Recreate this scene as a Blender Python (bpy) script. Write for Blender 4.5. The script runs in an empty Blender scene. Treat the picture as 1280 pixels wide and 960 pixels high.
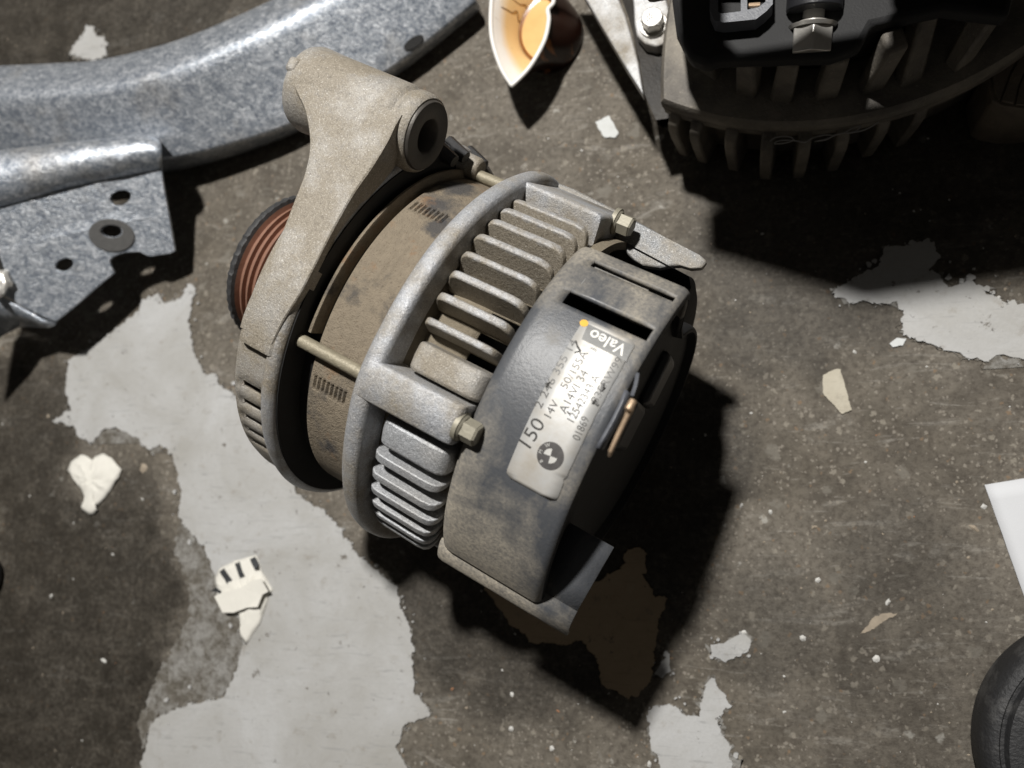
import bpy, bmesh, math, random
import numpy as np
from mathutils import Vector, Matrix, noise as mnoise
from mathutils.geometry import tessellate_polygon
from mathutils.bvhtree import BVHTree
random.seed(7)
S = bpy.context.scene
COL = S.collection
PI = math.pi
rad = math.radians

# ------------------------------------------------------------------ camera
F, CX, CY = 967.0, 640.0, 480.0                 # photograph 1280 x 960
def nrm(v):
    v = np.array(v, float); return v/np.linalg.norm(v)
AL = rad(18.5); TH = math.atan2(.45, .89)
G = nrm([math.sin(AL)*math.cos(TH), math.sin(AL)*math.sin(TH), math.cos(AL)])
EX = nrm(np.array([1, 0, 0])-G[0]*G); EZ = -G; EY = np.cross(EZ, EX)
RM = np.array([EX, EY, EZ])                     # camera axes (x right, y down, z forward) -> world
H = .332
CAM = np.array([0, 0, H])
cd = bpy.data.cameras.new('camera'); cam = bpy.data.objects.new('camera', cd); COL.objects.link(cam)
cd.sensor_width = 36; cd.lens = 36*F/1280; cd.clip_start = .01; cd.clip_end = 50
r_, u_, b_ = RM@np.array([1, 0, 0]), -(RM@np.array([0, 1, 0])), -(RM@np.array([0, 0, 1]))
cam.matrix_world = Matrix(((r_[0], u_[0], b_[0], 0), (r_[1], u_[1], b_[1], 0), (r_[2], u_[2], b_[2], H), (0, 0, 0, 1)))
cd.dof.use_dof = True; cd.dof.focus_distance = .245; cd.dof.aperture_fstop = 10
S.camera = cam

# ------------------------------------------------------------------ light
w = bpy.data.worlds.new('World'); S.world = w; w.use_nodes = True
bg = w.node_tree.nodes['Background']; bg.inputs[0].default_value = (1, .95, .88, 1); bg.inputs[1].default_value = .034
LT = Vector((.05, -.43, -1)).normalized()       # the way the workshop lamp's light travels
tgt = Vector((-.06, .06, .06))
ld = bpy.data.lights.new('workshop_lamp', 'AREA'); ld.shape = 'DISK'; ld.size = .075; ld.energy = 18.5; ld.color = (1, .975, .935)
lo = bpy.data.objects.new('workshop_lamp', ld); COL.objects.link(lo)
lo.location = tgt - LT*1.15
lo.rotation_euler = LT.to_track_quat('-Z', 'Y').to_euler()
S.view_settings.view_transform = 'Standard'; S.view_settings.look = 'None'
S.view_settings.exposure = .14; S.view_settings.gamma = 1

def at(px, py, z=0.0):
    d = RM@np.array([(px-CX)/F, (py-CY)/F, 1]); t = (z-H)/d[2]
    return Vector(CAM+d*t)

# ------------------------------------------------------------------ helpers
def link(name, me, mat=None, parent=None):
    o = bpy.data.objects.new(name, me); COL.objects.link(o)
    if mat is not None: me.materials.append(mat)
    if parent is not None: o.parent = parent
    return o
def mk(name, bm, mat=None, parent=None, smooth=35, bevel=0, seg=2, solid=0, off=-1):
    bmesh.ops.recalc_face_normals(bm, faces=bm.faces[:])
    me = bpy.data.meshes.new(name); bm.to_mesh(me); bm.free()
    if smooth:
        for p in me.polygons: p.use_smooth = True
        me.set_sharp_from_angle(angle=rad(smooth))
    o = link(name, me, mat, parent)
    if solid:
        m = o.modifiers.new('solid', 'SOLIDIFY'); m.thickness = solid; m.offset = off
    if bevel:
        m = o.modifiers.new('bevel', 'BEVEL'); m.width = bevel; m.segments = seg; m.limit_method = 'ANGLE'; m.angle_limit = rad(30)
        m.harden_normals = False
    return o
def empty(name, loc, rz=0):
    o = bpy.data.objects.new(name, None); COL.objects.link(o); o.location = loc; o.rotation_euler = (0, 0, rz); o.empty_display_size = .01
    return o
def tag(o, label, cat, group=None):
    o['label'] = label; o['category'] = cat
    if group: o['group'] = group
    return o
def add(bm, vs, fs):
    b = [bm.verts.new(v) for v in vs]
    for f in fs:
        try: bm.faces.new([b[i] for i in f])
        except ValueError: pass
    return b
def box(bm, x0, x1, y0, y1, z0, z1, M=None):
    vs = [Vector((x, y, z)) for x in (x0, x1) for y in (y0, y1) for z in (z0, z1)]
    if M: vs = [M@v for v in vs]
    add(bm, vs, [(0, 1, 3, 2), (4, 6, 7, 5), (0, 4, 5, 1), (2, 3, 7, 6), (0, 2, 6, 4), (1, 5, 7, 3)])
def cyl3(s, r, ph):                                # alternator local: x axis rearwards, ph from straight up
    p = rad(ph); return Vector((s, r*math.sin(p), r*math.cos(p)))
def lathe(bm, prof, p0=0, p1=360, n=72, hole=None, phis=None, center=(0, 0)):
    if phis is None: phis = [p0+(p1-p0)*i/n for i in range(n+1)]
    full = abs(phis[-1]-phis[0]-360) < 1e-6
    if full: phis = phis[:-1]
    g = []
    for ph in phis:
        g.append([bm.verts.new(cyl3(s, r, ph)+Vector((0, center[0], center[1]))) for s, r in prof])
    m = len(phis)
    for i in range(m if full else m-1):
        a, b = g[i], g[(i+1) % m]
        mid = (phis[i]+(phis[(i+1) % m] if i+1 < m else phis[0]+360))/2
        for j in range(len(prof)-1):
            if hole and hole((prof[j][0]+prof[j+1][0])/2, mid, (prof[j][1]+prof[j+1][1])/2): continue
            bm.faces.new((a[j], b[j], b[j+1], a[j+1]))
    return g
def rod(bm, p, q, r, n=16, r2=None, cap=True, roll=0):
    p, q = Vector(p), Vector(q); d = (q-p).normalized(); r2 = r if r2 is None else r2
    u = d.orthogonal().normalized(); v = d.cross(u)
    A = [bm.verts.new(p+(u*math.cos(2*PI*i/n+roll)+v*math.sin(2*PI*i/n+roll))*r) for i in range(n)]
    B = [bm.verts.new(q+(u*math.cos(2*PI*i/n+roll)+v*math.sin(2*PI*i/n+roll))*r2) for i in range(n)]
    for i in range(n): bm.faces.new((A[i], A[(i+1) % n], B[(i+1) % n], B[i]))
    if cap: bm.faces.new(A[::-1]); bm.faces.new(B)
def tube(bm, pts, r, n=8):
    pts = [Vector(p) for p in pts]; prev = None; u = None
    for i, p in enumerate(pts):
        d = (pts[min(i+1, len(pts)-1)]-pts[max(i-1, 0)]).normalized()
        u = d.orthogonal().normalized() if u is None else (u-d*u.dot(d)).normalized()
        v = d.cross(u)
        ring = [bm.verts.new(p+(u*math.cos(2*PI*k/n)+v*math.sin(2*PI*k/n))*r) for k in range(n)]
        if prev:
            for k in range(n): bm.faces.new((prev[k], prev[(k+1) % n], ring[(k+1) % n], ring[k]))
        prev = ring
def prism(bm, outer, holes, to3, t):
    """outline (2D) with holes; to3(u,v,w) -> 3D with w the depth"""
    loops = [outer]+list(holes)
    tri = tessellate_polygon([[Vector((a, b, 0)) for a, b in L] for L in loops])
    flat = [p for L in loops for p in L]
    A = [bm.verts.new(to3(a, b, 0)) for a, b in flat]; B = [bm.verts.new(to3(a, b, -t)) for a, b in flat]
    for f in tri:
        bm.faces.new([A[i] for i in f]); bm.faces.new([B[i] for i in f[::-1]])
    k = 0
    for L in loops:
        m = len(L)
        for i in range(m): bm.faces.new((A[k+i], A[k+(i+1) % m], B[k+(i+1) % m], B[k+i]))
        k += m
def loft(bm, rows, closed=False):
    g = [[bm.verts.new(p) for p in r] for r in rows]
    for i in range(len(g)-1):
        m = len(g[i])
        for j in range(m if closed else m-1):
            bm.faces.new((g[i][j], g[i][(j+1) % m], g[i+1][(j+1) % m], g[i+1][j]))
    return g
def spline(pts, n=8):
    pts = [Vector(p) for p in pts]; out = []
    for i in range(len(pts)-1):
        p0, p1, p2, p3 = pts[max(i-1, 0)], pts[i], pts[i+1], pts[min(i+2, len(pts)-1)]
        for k in range(n):
            t = k/n
            out.append(.5*((2*p1)+(p2-p0)*t+(2*p0-5*p1+4*p2-p3)*t*t+(3*p1-p0-3*p2+p3)*t**3))
    out.append(pts[-1]); return out
def rough_outline(pts, step, amp, seed):
    """closed outline in 3D resampled and made ragged"""
    out = []; m = len(pts)
    for i in range(m):
        a, b = Vector(pts[i]), Vector(pts[(i+1) % m]); L = (b-a).length; k = max(1, int(L/step))
        for j in range(k):
            p = a.lerp(b, j/k)
            nz = Vector((mnoise.noise((p.x*330, p.y*330, seed)), mnoise.noise((p.x*330, p.y*330, seed+9)), 0))
            n2 = Vector((mnoise.noise((p.x*1100, p.y*1100, seed+3)), mnoise.noise((p.x*1100, p.y*1100, seed+5)), 0))
            n3 = Vector((mnoise.noise((p.x*3200, p.y*3200, seed+1)), mnoise.noise((p.x*3200, p.y*3200, seed+2)), 0))
            out.append(p+nz*amp+n2*amp*.6+n3*amp*.28)
    return out

# ------------------------------------------------------------------ materials
class NT:
    def __init__(s, name):
        s.m = bpy.data.materials.new(name); s.m.use_nodes = True; s.t = s.m.node_tree; s.n = s.t.nodes; s.b = s.n['Principled BSDF']
        s.tc = s.n.new('ShaderNodeTexCoord')
    def lk(s, a, b): s.t.links.new(a, b)
    def obj(s): return s.tc.outputs['Object']
    def mapped(s, scale=(1, 1, 1), rot=(0, 0, 0), loc=(0, 0, 0), src=None):
        m = s.n.new('ShaderNodeMapping'); s.lk(src or s.obj(), m.inputs[0]); m.inputs['Scale'].default_value = scale; m.inputs['Rotation'].default_value = rot; m.inputs['Location'].default_value = loc
        return m.outputs[0]
    def noise(s, scale, detail=4, rough=.55, src=None, dist=0, out='Fac'):
        n = s.n.new('ShaderNodeTexNoise'); s.lk(src or s.obj(), n.inputs['Vector']); n.inputs['Scale'].default_value = scale; n.inputs['Detail'].default_value = detail; n.inputs['Roughness'].default_value = rough; n.inputs['Distortion'].default_value = dist
        return n.outputs[out]
    def voro(s, scale, src=None, feat='F1', out='Distance', rnd=1):
        n = s.n.new('ShaderNodeTexVoronoi'); s.lk(src or s.obj(), n.inputs['Vector']); n.inputs['Scale'].default_value = scale; n.feature = feat; n.inputs['Randomness'].default_value = rnd
        return n.outputs[out]
    def ramp(s, f, stops, interp='LINEAR'):
        r = s.n.new('ShaderNodeValToRGB'); s.lk(f, r.inputs[0]); r.color_ramp.interpolation = interp
        e = r.color_ramp.elements
        while len(e) < len(stops): e.new(.5)
        for k, (p, c) in enumerate(stops):
            e[k].position = p; e[k].color = (c, c, c, 1) if not isinstance(c, tuple) else (*c, 1)
        return r.outputs[0]
    def mix(s, f, a, b, mode='MIX'):
        m = s.n.new('ShaderNodeMix'); m.data_type = 'RGBA'; m.blend_type = mode
        if isinstance(f, (int, float)): m.inputs[0].default_value = f
        else: s.lk(f, m.inputs[0])
        for v, i in ((a, 6), (b, 7)):
            if isinstance(v, tuple): m.inputs[i].default_value = (*v, 1)
            else: s.lk(v, m.inputs[i])
        return m.outputs[2]
    def math(s, op, a, b=0, c=None):
        m = s.n.new('ShaderNodeMath'); m.operation = op
        for v, i in ((a, 0), (b, 1), (c, 2)):
            if v is None: continue
            if isinstance(v, (int, float)): m.inputs[i].default_value = v
            else: s.lk(v, m.inputs[i])
        return m.outputs[0]
    def sepxyz(s, src=None):
        n = s.n.new('ShaderNodeSeparateXYZ'); s.lk(src or s.obj(), n.inputs[0]); return n.outputs
    def bump(s, h, strength=.4, dist=.0005, prev=None):
        b = s.n.new('ShaderNodeBump'); s.lk(h, b.inputs['Height']); b.inputs['Strength'].default_value = strength; b.inputs['Distance'].default_value = dist
        if prev: s.lk(prev, b.inputs['Normal'])
        return b.outputs[0]
    def fin(s, color=None, rough=.6, metal=0, normal=None, spec=None):
        for k, v in (('Base Color', color), ('Roughness', rough), ('Metallic', metal), ('Normal', normal), ('Specular IOR Level', spec)):
            if v is None: continue
            i = s.b.inputs[k]
            if isinstance(v, tuple): i.default_value = (*v, 1)
            elif isinstance(v, (int, float)): i.default_value = v
            else: s.lk(v, i)
        return s.m
def radial(m):
    x = m.sepxyz(); return m.math('SQRT', m.math('ADD', m.math('MULTIPLY', x[1], x[1]), m.math('MULTIPLY', x[2], x[2]))), x

DUST = (.315, .278, .222); DUST2 = (.205, .178, .138)
def cast_metal(name, base, dust_lo=None, dust_hi=None, dust_amt=.5, seed=0):
    """sand cast aluminium, dust lying nearer the axis than dust_lo..dust_hi"""
    m = NT(name)
    src = m.mapped(loc=(seed, seed*.7, 0))
    g = m.noise(2300, 2, .8, src); g2 = m.noise(800, 4, .75, src); big = m.noise(60, 5, .6, src)
    gm = m.ramp(g, [(.36, 0), (.64, 1)])
    c = m.mix(m.ramp(g2, [(.32, 0), (.68, 1)]), tuple(v*.60 for v in base), tuple(min(1, v*1.2) for v in base))
    c = m.mix(m.math('MULTIPLY', gm, .55), c, tuple(min(1, v*1.45) for v in base)); c = m.mix(m.ramp(g, [(.62, 0), (.70, 1)]), c, (.80, .81, .83))
    d = m.mix(gm, DUST2, DUST); d = m.mix(m.ramp(g2, [(.30, .75), (.48, 0)]), d, (.125, .105, .08)); d = m.mix(m.ramp(g, [(.62, 0), (.71, .75)]), d, (.62, .59, .53))
    f = m.ramp(m.math('ADD', big, m.math('MULTIPLY', g2, .25)), [(.62-dust_amt*.45, 0), (.86-dust_amt*.3, 1)])
    if dust_lo:
        r, _ = radial(m)
        rr = m.math('ADD', r, m.math('MULTIPLY', m.math('SUBTRACT', m.noise(350, 4, .65, src), .5), .004))
        k = m.n.new('ShaderNodeMapRange'); m.lk(rr, k.inputs[0]); k.inputs[1].default_value = dust_lo; k.inputs[2].default_value = dust_hi; k.inputs[3].default_value = 1; k.inputs[4].default_value = 0
        f = m.math('MAXIMUM', m.math('MULTIPLY', f, .35), k.outputs[0])
    c = m.mix(f, c, d)
    h = m.math('ADD', m.math('MULTIPLY', g, .5), g2)
    met = m.math('MULTIPLY', m.math('SUBTRACT', 1, f), .45)
    return m.fin(c, .52, met, m.bump(h, .9, .00035))
M = {}
M['cast'] = cast_metal('cast_aluminium', (.40, .41, .43), dust_amt=.25)
M['cast_dull'] = cast_metal('dull_cast_aluminium', (.25, .255, .26), dust_amt=.3, seed=2.1)
M['cast_arm'] = cast_metal('dusty_cast_aluminium', (.40, .39, .375), dust_amt=.62, seed=.3)
M['cast_fin'] = cast_metal('dusty_fin_aluminium', (.42, .43, .45), .0650, .0674, .3, seed=.6)
M['cast_finlow'] = cast_metal('clean_fin_aluminium', (.40, .41, .425), .0575, .0625, .2, seed=.9)
def dust_mat(name, a, b, sc=500, rough=.9):
    m = NT(name); n = m.noise(sc, 5, .65); n2 = m.noise(sc*4, 2, .6); big = m.noise(45, 5, .6)
    c = m.mix(n, a, b); c = m.mix(m.ramp(n2, [(.62, 0), (.72, .5)]), c, tuple(min(1, v*1.7) for v in a))
    c = m.mix(m.ramp(big, [(.55, 0), (.75, .5)]), c, tuple(v*.5 for v in b))
    return m.fin(c, rough, 0, m.bump(m.math('ADD', n, m.math('MULTIPLY', n2, .6)), .9, .0006), .2)
M['dust'] = dust_mat('thick_road_dust', (.285, .245, .185), (.17, .142, .102), 900)
def stator_mat():
    m = NT('dusty_lamination_steel'); n = m.noise(420, 5, .65); n2 = m.noise(1900, 2, .6)
    c = m.mix(n, (.27, .225, .165), (.145, .12, .09))
    c = m.mix(m.ramp(n2, [(.60, 0), (.70, .6)]), c, (.10, .075, .05))
    blot = m.noise(38, 6, .7, m.mapped(loc=(.31, .2, .0)))
    c = m.mix(m.ramp(blot, [(.56, 0), (.66, .85)]), c, (.07, .065, .06))
    lam = m.noise(1, 3, .6, m.mapped(scale=(1500, 40, 40)))
    c = m.mix(m.ramp(lam, [(.54, 0), (.66, .16)]), c, (.10, .078, .052))
    x = m.sepxyz(); wob = m.noise(150, 5, .7)
    for (s_, ph_, R_) in ((-.013, 41, .009), (-.008, 33, .005), (-.016, 55, .008), (-.012, -48, .006)):
        p = cyl3(s_, .060, ph_); q = None
        for ax, v in zip(range(3), p):
            d_ = m.math('SUBTRACT', x[ax], v); d_ = m.math('MULTIPLY', d_, d_); q = d_ if q is None else m.math('ADD', q, d_)
        q = m.math('ADD', m.math('SQRT', q), m.math('MULTIPLY', m.math('SUBTRACT', wob, .5), .018))
        k_ = m.n.new('ShaderNodeMapRange'); m.lk(q, k_.inputs[0]); k_.inputs[1].default_value = R_*.35; k_.inputs[2].default_value = R_; k_.inputs[3].default_value = .85; k_.inputs[4].default_value = 0
        c = m.mix(k_.outputs[0], c, (.055, .055, .058))
    ru = m.noise(90, 5, .7, m.mapped(loc=(3, 1, 0))); c = m.mix(m.ramp(ru, [(.56, 0), (.70, .6)]), c, (.23, .125, .06))
    return m.fin(c, .85, 0, m.bump(m.math('ADD', m.math('ADD', n, m.math('MULTIPLY', n2, .7)), m.math('MULTIPLY', lam, .25)), .9, .0006), .25)
M['stator'] = stator_mat()
def plain(name, col, rough=.6, metal=0, amp=.25, sc=200, bump=.3, spec=None, fine=1400):
    m = NT(name); n = m.noise(sc, 5, .62); n2 = m.noise(fine, 2, .6)
    c = m.mix(n, tuple(v*(1-amp) for v in col), tuple(min(1, v*(1+amp)) for v in col))
    rr = m.math('ADD', rough-.1, m.math('MULTIPLY', n, .2))
    return m.fin(c, rr, metal, m.bump(m.math('ADD', n, m.math('MULTIPLY', n2, .5)), bump, .0004), spec)
M['black'] = plain('black_oily_metal', (.02, .02, .021), .55)
M['hollow'] = plain('dark_hollow', (.012, .0115, .011), .8)
M['bolt'] = plain('zinc_yellow_bolt', (.28, .26, .205), .55, .3, .25, 300)
M['rodmat'] = plain('dusty_rod', (.27, .24, .175), .55, .25, .35, 500, .6)
M['rust'] = plain('rusty_pulley_grooves', (.235, .12, .08), .75, 0, .35, 260)
M['rim'] = plain('worn_black_rim', (.035, .035, .036), .6, 0, .5, 400, .8)
M['steel'] = plain('dark_steel_bushing', (.075, .068, .06), .5, .35, .35, 300)
M['brass'] = plain('brass_terminal', (.55, .40, .27), .4, .5, .2, 300)
M['grey_plastic'] = plain('dark_grey_plastic', (.10, .105, .12), .5, 0, .3, 200, .5)
def cover_mat():
    m = NT('dusty_black_plastic'); r, x = radial(m)
    n = m.noise(30, 6, .62, dist=.6); f = m.noise(900, 3, .7); st = m.noise(1, 5, .6, m.mapped(scale=(60, 24, 24), rot=(.3, .2, .8)), dist=1.2)
    # dust gathers towards the front edge and the lower left flank (local -y)
    t = m.math('ADD', m.math('MULTIPLY', m.math('SUBTRACT', .044, x[0]), 22), m.math('MULTIPLY', m.math('SUBTRACT', -.020, x[1]), 16))
    t2 = m.math('MAXIMUM', t, m.math('MULTIPLY', m.math('SUBTRACT', x[1], .034), 18))
    d = m.math('ADD', m.math('ADD', m.math('MULTIPLY', m.math('SUBTRACT', n, .5), 2.1), .50), m.math('MULTIPLY', m.math('SUBTRACT', st, .5), .9))
    d = m.math('ADD', d, m.math('MINIMUM', m.math('MAXIMUM', t2, -.25), .50))
    d = m.ramp(d, [(.25, .06), (.95, .92)])
    d = m.math('MULTIPLY', d, m.math('ADD', .55, m.math('MULTIPLY', m.ramp(f, [(.35, 0), (.65, 1)]), .6)))
    c = m.mix(d, (.056, .062, .073), (.37, .33, .265))
    scr = m.noise(1, 3, .6, m.mapped(scale=(700, 60, 60), rot=(.2, .5, .3)))
    c = m.mix(m.ramp(scr, [(.70, 0), (.76, .35)]), c, (.45, .44, .42))
    ro = m.math('ADD', .42, m.math('MULTIPLY', d, .45))
    return m.fin(c, ro, 0, m.bump(m.math('ADD', f, m.math('MULTIPLY', n, 1.5)), .35, .0003), .55)
M['cover'] = cover_mat()
def label_mat():
    m = NT('foil_nameplate'); n = m.noise(60, 6, .65); f = m.noise(600, 3, .6)
    d = m.ramp(m.math('ADD', n, m.math('MULTIPLY', f, .2)), [(.52, 0), (.82, .75)])
    c = m.mix(d, (.56, .56, .55), (.38, .34, .28))
    return m.fin(c, m.math('ADD', .46, m.math('MULTIPLY', d, .3)), .30, m.bump(n, .2, .0006))
M['label'] = label_mat()
M['emblem'] = plain('print_dark_grey', (.085, .08, .078), .5, .1, .35, 500, .1)
M['ink'] = plain('print_ink', (.05, .048, .045), .5, 0, .4, 900, .1)
M['inkgrey'] = plain('print_grey', (.17, .17, .165), .5, .1, .45, 500, .1)
M['white_print'] = plain('print_white', (.60, .59, .56), .45, .2, .2, 700, .1)
M['yellow'] = plain('yellow_dot', (.72, .40, .03), .5, 0, .2, 900, .1)
def galv():
    m = NT('galvanised_steel')
    def cell(sc, seed):
        sp = m.n.new('ShaderNodeSeparateColor'); m.lk(m.voro(sc, m.mapped(loc=(seed, seed, 0), scale=(1, 1.3, 1), rot=(0, 0, .5)), out='Color'), sp.inputs[0]); return sp.outputs[0]
    k1, k2, k3 = cell(330, .1), cell(760, .4), cell(1500, .8); n = m.noise(520, 5, .75, dist=2); big = m.noise(24, 5, .65)
    k = m.math('ADD', m.math('ADD', m.math('MULTIPLY', k1, .22), m.math('MULTIPLY', k2, .26)), m.math('ADD', m.math('MULTIPLY', k3, .22), m.math('MULTIPLY', n, .34)))
    c = m.ramp(k, [(.28, (.19, .215, .26)), (.45, (.30, .33, .37)), (.60, (.40, .425, .465)), (.80, (.66, .68, .71))])
    c = m.mix(m.ramp(big, [(.55, 0), (.74, .45)]), c, (.38, .34, .28))
    scr = m.noise(1, 3, .6, m.mapped(scale=(40, 900, 200), rot=(0, 0, .35)))
    c = m.mix(m.ramp(scr, [(.68, 0), (.74, .5)]), c, (.75, .77, .79))
    ro = m.math('ADD', .24, m.math('MULTIPLY', k, .22))
    return m.fin(c, ro, .52, m.bump(m.math('ADD', n, m.math('MULTIPLY', k2, .8)), .3, .0004))
M['galv'] = galv()
M['washer'] = plain('bare_weld_ring', (.10, .098, .095), .55, .4, .2, 500, .3)
def floor_mat():
    m = NT('worn_concrete'); 
    a = m.noise(14, 7, .62); b = m.noise(75, 6, .68); f = m.noise(420, 4, .7); ff = m.noise(1500, 2, .6)
    c = m.mix(m.ramp(b, [(.28, 0), (.72, 1)]), (.053, .045, .034), (.160, .139, .110))
    c = m.mix(m.ramp(a, [(.36, .0), (.66, .8)]), c, (.190, .170, .142))
    a2 = m.noise(22, 6, .7, m.mapped(loc=(.9, .3, 0)), dist=1.2); c = m.mix(m.ramp(a2, [(.52, 0), (.66, .6)]), c, (.058, .050, .040))
    for rot, sx, sy, lo_, amt, lc in ((.7, 26, 120, .58, .55, 0), (-.35, 34, 210, .60, .5, .5), (1.2, 60, 380, .62, .6, .9)):
        sm_ = m.noise(1, 6, .68, m.mapped(scale=(sx, sy, 1), rot=(0, 0, rot), loc=(lc, lc, 0)), dist=.7)
        c = m.mix(m.ramp(sm_, [(lo_, 0), (lo_+.10, min(1, amt*1.3))]), c, (.285, .265, .232))
    c = m.mix(m.ramp(f, [(.35, .55), (.55, 0)]), c, (.045, .036, .028))
    # aggregate grains
    for sc, lo, hi, col, seed in ((300, .80, .26, (.25, .225, .185), 1), (460, .88, .26, (.20, .14, .09), 2), (190, .93, .20, (.36, .345, .31), 3), (720, .72, .34, (.24, .215, .18), 4), (150, .90, .30, (.17, .155, .13), 5)):
        src = m.mapped(loc=(seed*.37, seed*.71, 0))
        wsrc = m.n.new('ShaderNodeVectorMath'); wsrc.operation = 'ADD'; m.lk(src, wsrc.inputs[0])
        wn = m.n.new('ShaderNodeVectorMath'); wn.operation = 'SCALE'; m.lk(m.noise(sc*1.6, 2, .6, src, out='Color'), wn.inputs[0]); wn.inputs['Scale'].default_value = 1.1/sc; m.lk(wn.outputs[0], wsrc.inputs[1])
        dcol = m.voro(sc, wsrc.outputs[0], out='Color'); dd = m.voro(sc, wsrc.outputs[0])
        sp = m.n.new('ShaderNodeSeparateColor'); m.lk(dcol, sp.inputs[0])
        pick = m.math('GREATER_THAN', sp.outputs[0], lo)
        size = m.math('MULTIPLY', sp.outputs[1], hi*1.6)
        mask = m.math('MULTIPLY', pick, m.ramp(m.math('SUBTRACT', m.math('ADD', size, .08), dd), [(.0, 0), (.16, .8)]))
        c = m.mix(mask, c, col)
    # old scuffs
    sc1 = m.noise(1, 4, .6, m.mapped(scale=(40, 260, 1), rot=(0, 0, .75)), dist=.8)
    c = m.mix(m.ramp(sc1, [(.67, 0), (.78, .5)]), c, (.33, .31, .28))
    # oil soaked areas where oil was spilt
    x = m.sepxyz(); wob = m.noise(26, 5, .65, out='Color'); ws = m.n.new('ShaderNodeSeparateColor'); m.lk(wob, ws.inputs[0])
    oil = None
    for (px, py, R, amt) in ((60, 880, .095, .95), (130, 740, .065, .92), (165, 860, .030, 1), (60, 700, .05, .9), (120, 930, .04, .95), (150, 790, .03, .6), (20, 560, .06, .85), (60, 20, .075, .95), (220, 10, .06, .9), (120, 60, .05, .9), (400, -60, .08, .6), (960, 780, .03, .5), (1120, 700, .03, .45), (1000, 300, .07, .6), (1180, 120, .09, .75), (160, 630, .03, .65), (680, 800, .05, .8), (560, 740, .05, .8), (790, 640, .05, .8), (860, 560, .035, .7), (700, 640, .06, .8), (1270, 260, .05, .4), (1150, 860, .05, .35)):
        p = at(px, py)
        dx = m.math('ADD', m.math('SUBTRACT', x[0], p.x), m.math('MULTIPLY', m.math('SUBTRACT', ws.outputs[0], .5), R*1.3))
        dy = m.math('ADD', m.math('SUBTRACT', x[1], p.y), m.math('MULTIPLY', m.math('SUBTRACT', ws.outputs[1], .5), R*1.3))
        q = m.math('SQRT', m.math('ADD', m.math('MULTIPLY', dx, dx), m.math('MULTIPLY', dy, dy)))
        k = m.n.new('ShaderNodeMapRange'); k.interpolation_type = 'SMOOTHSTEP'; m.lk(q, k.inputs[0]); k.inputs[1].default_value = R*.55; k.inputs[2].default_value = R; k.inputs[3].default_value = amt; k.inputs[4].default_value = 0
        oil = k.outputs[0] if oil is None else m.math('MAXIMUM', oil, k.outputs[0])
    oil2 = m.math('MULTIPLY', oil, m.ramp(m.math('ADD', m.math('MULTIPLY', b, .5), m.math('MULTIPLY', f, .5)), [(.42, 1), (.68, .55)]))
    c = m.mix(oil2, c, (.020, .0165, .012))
    ro = m.math('SUBTRACT', .80, m.math('MULTIPLY', oil, .25))
    h = m.math('ADD', m.math('ADD', b, m.math('MULTIPLY', f, .7)), m.math('MULTIPLY', ff, .3))
    return m.fin(c, ro, 0, m.bump(h, .55, .0009), .3)
M['floor'] = floor_mat()
def paint_mat(name, col, dirty):
    m = NT(name); a = m.noise(22, 7, .66, dist=.5); b = m.noise(140, 6, .72); f = m.noise(900, 3, .6)
    c = m.mix(m.ramp(a, [(.36, 0), (.70, 1)]), col, tuple(v*.74*t for v, t in zip(col, (1, .97, .91))))
    c = m.mix(m.math('MULTIPLY', m.ramp(f, [(.4, 0), (.7, 1)]), .22), c, tuple(v*.72 for v in col))
    c = m.mix(m.ramp(b, [(.58, 0), (.70, dirty)]), c, (.22, .19, .15))
    for rot, sx, sy, lo_, amt, lc in ((.6, 60, 520, .60, .5, 0), (-.5, 45, 640, .62, .55, .4), (1.3, 90, 900, .64, .6, .8)):
        s_ = m.noise(1, 5, .65, m.mapped(scale=(sx, sy, 1), rot=(0, 0, rot), loc=(lc, 0, 0)), dist=.6)
        c = m.mix(m.ramp(s_, [(lo_, 0), (lo_+.08, amt)]), c, tuple(v*.55 for v in col))
    wear = m.noise(75, 7, .74, m.mapped(loc=(.2, .9, 0)), dist=.4)
    c = m.mix(m.ramp(wear, [(.635, 0), (.665, .9)]), c, (.115, .10, .082))
    sp = m.noise(300, 3, .6, m.mapped(loc=(.4, .1, 0)))
    c = m.mix(m.ramp(sp, [(.69, 0), (.73, .8)]), c, (.11, .10, .09))
    return m.fin(c, .58, 0, m.bump(m.math('ADD', a, m.math('ADD', m.math('MULTIPLY', b, .5), m.math('MULTIPLY', wear, .6))), .45, .0008), .35)
M['paint'] = paint_mat('grey_floor_paint', (.45, .45, .445), .45)
def worn():
    m = NT('paint_worn_to_concrete'); a = m.noise(60, 7, .72); b = m.noise(300, 5, .7); f = m.noise(1200, 2, .6)
    c = m.mix(m.ramp(b, [(.3, 0), (.7, 1)]), (.07, .06, .047), (.16, .145, .12))
    c = m.mix(m.ramp(m.math('ADD', m.math('MULTIPLY', a, .6), m.math('MULTIPLY', b, .4)), [(.44, 0), (.60, .75)]), c, (.30, .295, .28))
    return m.fin(c, .75, 0, m.bump(m.math('ADD', b, f), .6, .0008))
M['paint_worn'] = worn()
M['paint_bounce'] = paint_mat('bounce_tinted_floor_paint', (.50, .38, .25), .6)  # grey paint with the shadow's warm bounce light put into its colour
M['paint_cream'] = paint_mat('cream_paint', (.50, .46, .37), .4)
M['paint_white'] = paint_mat('white_paint_chip', (.62, .64, .64), .2)
M['fleck_white'] = plain('white_fleck', (.55, .54, .51), .7, 0, .3, 400, .1)
M['fleck_tan'] = plain('tan_fleck', (.30, .25, .19), .8, 0, .4, 400, .1)
M['fleck_orange'] = plain('orange_fleck', (.30, .15, .08), .8, 0, .3, 400, .1)
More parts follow.
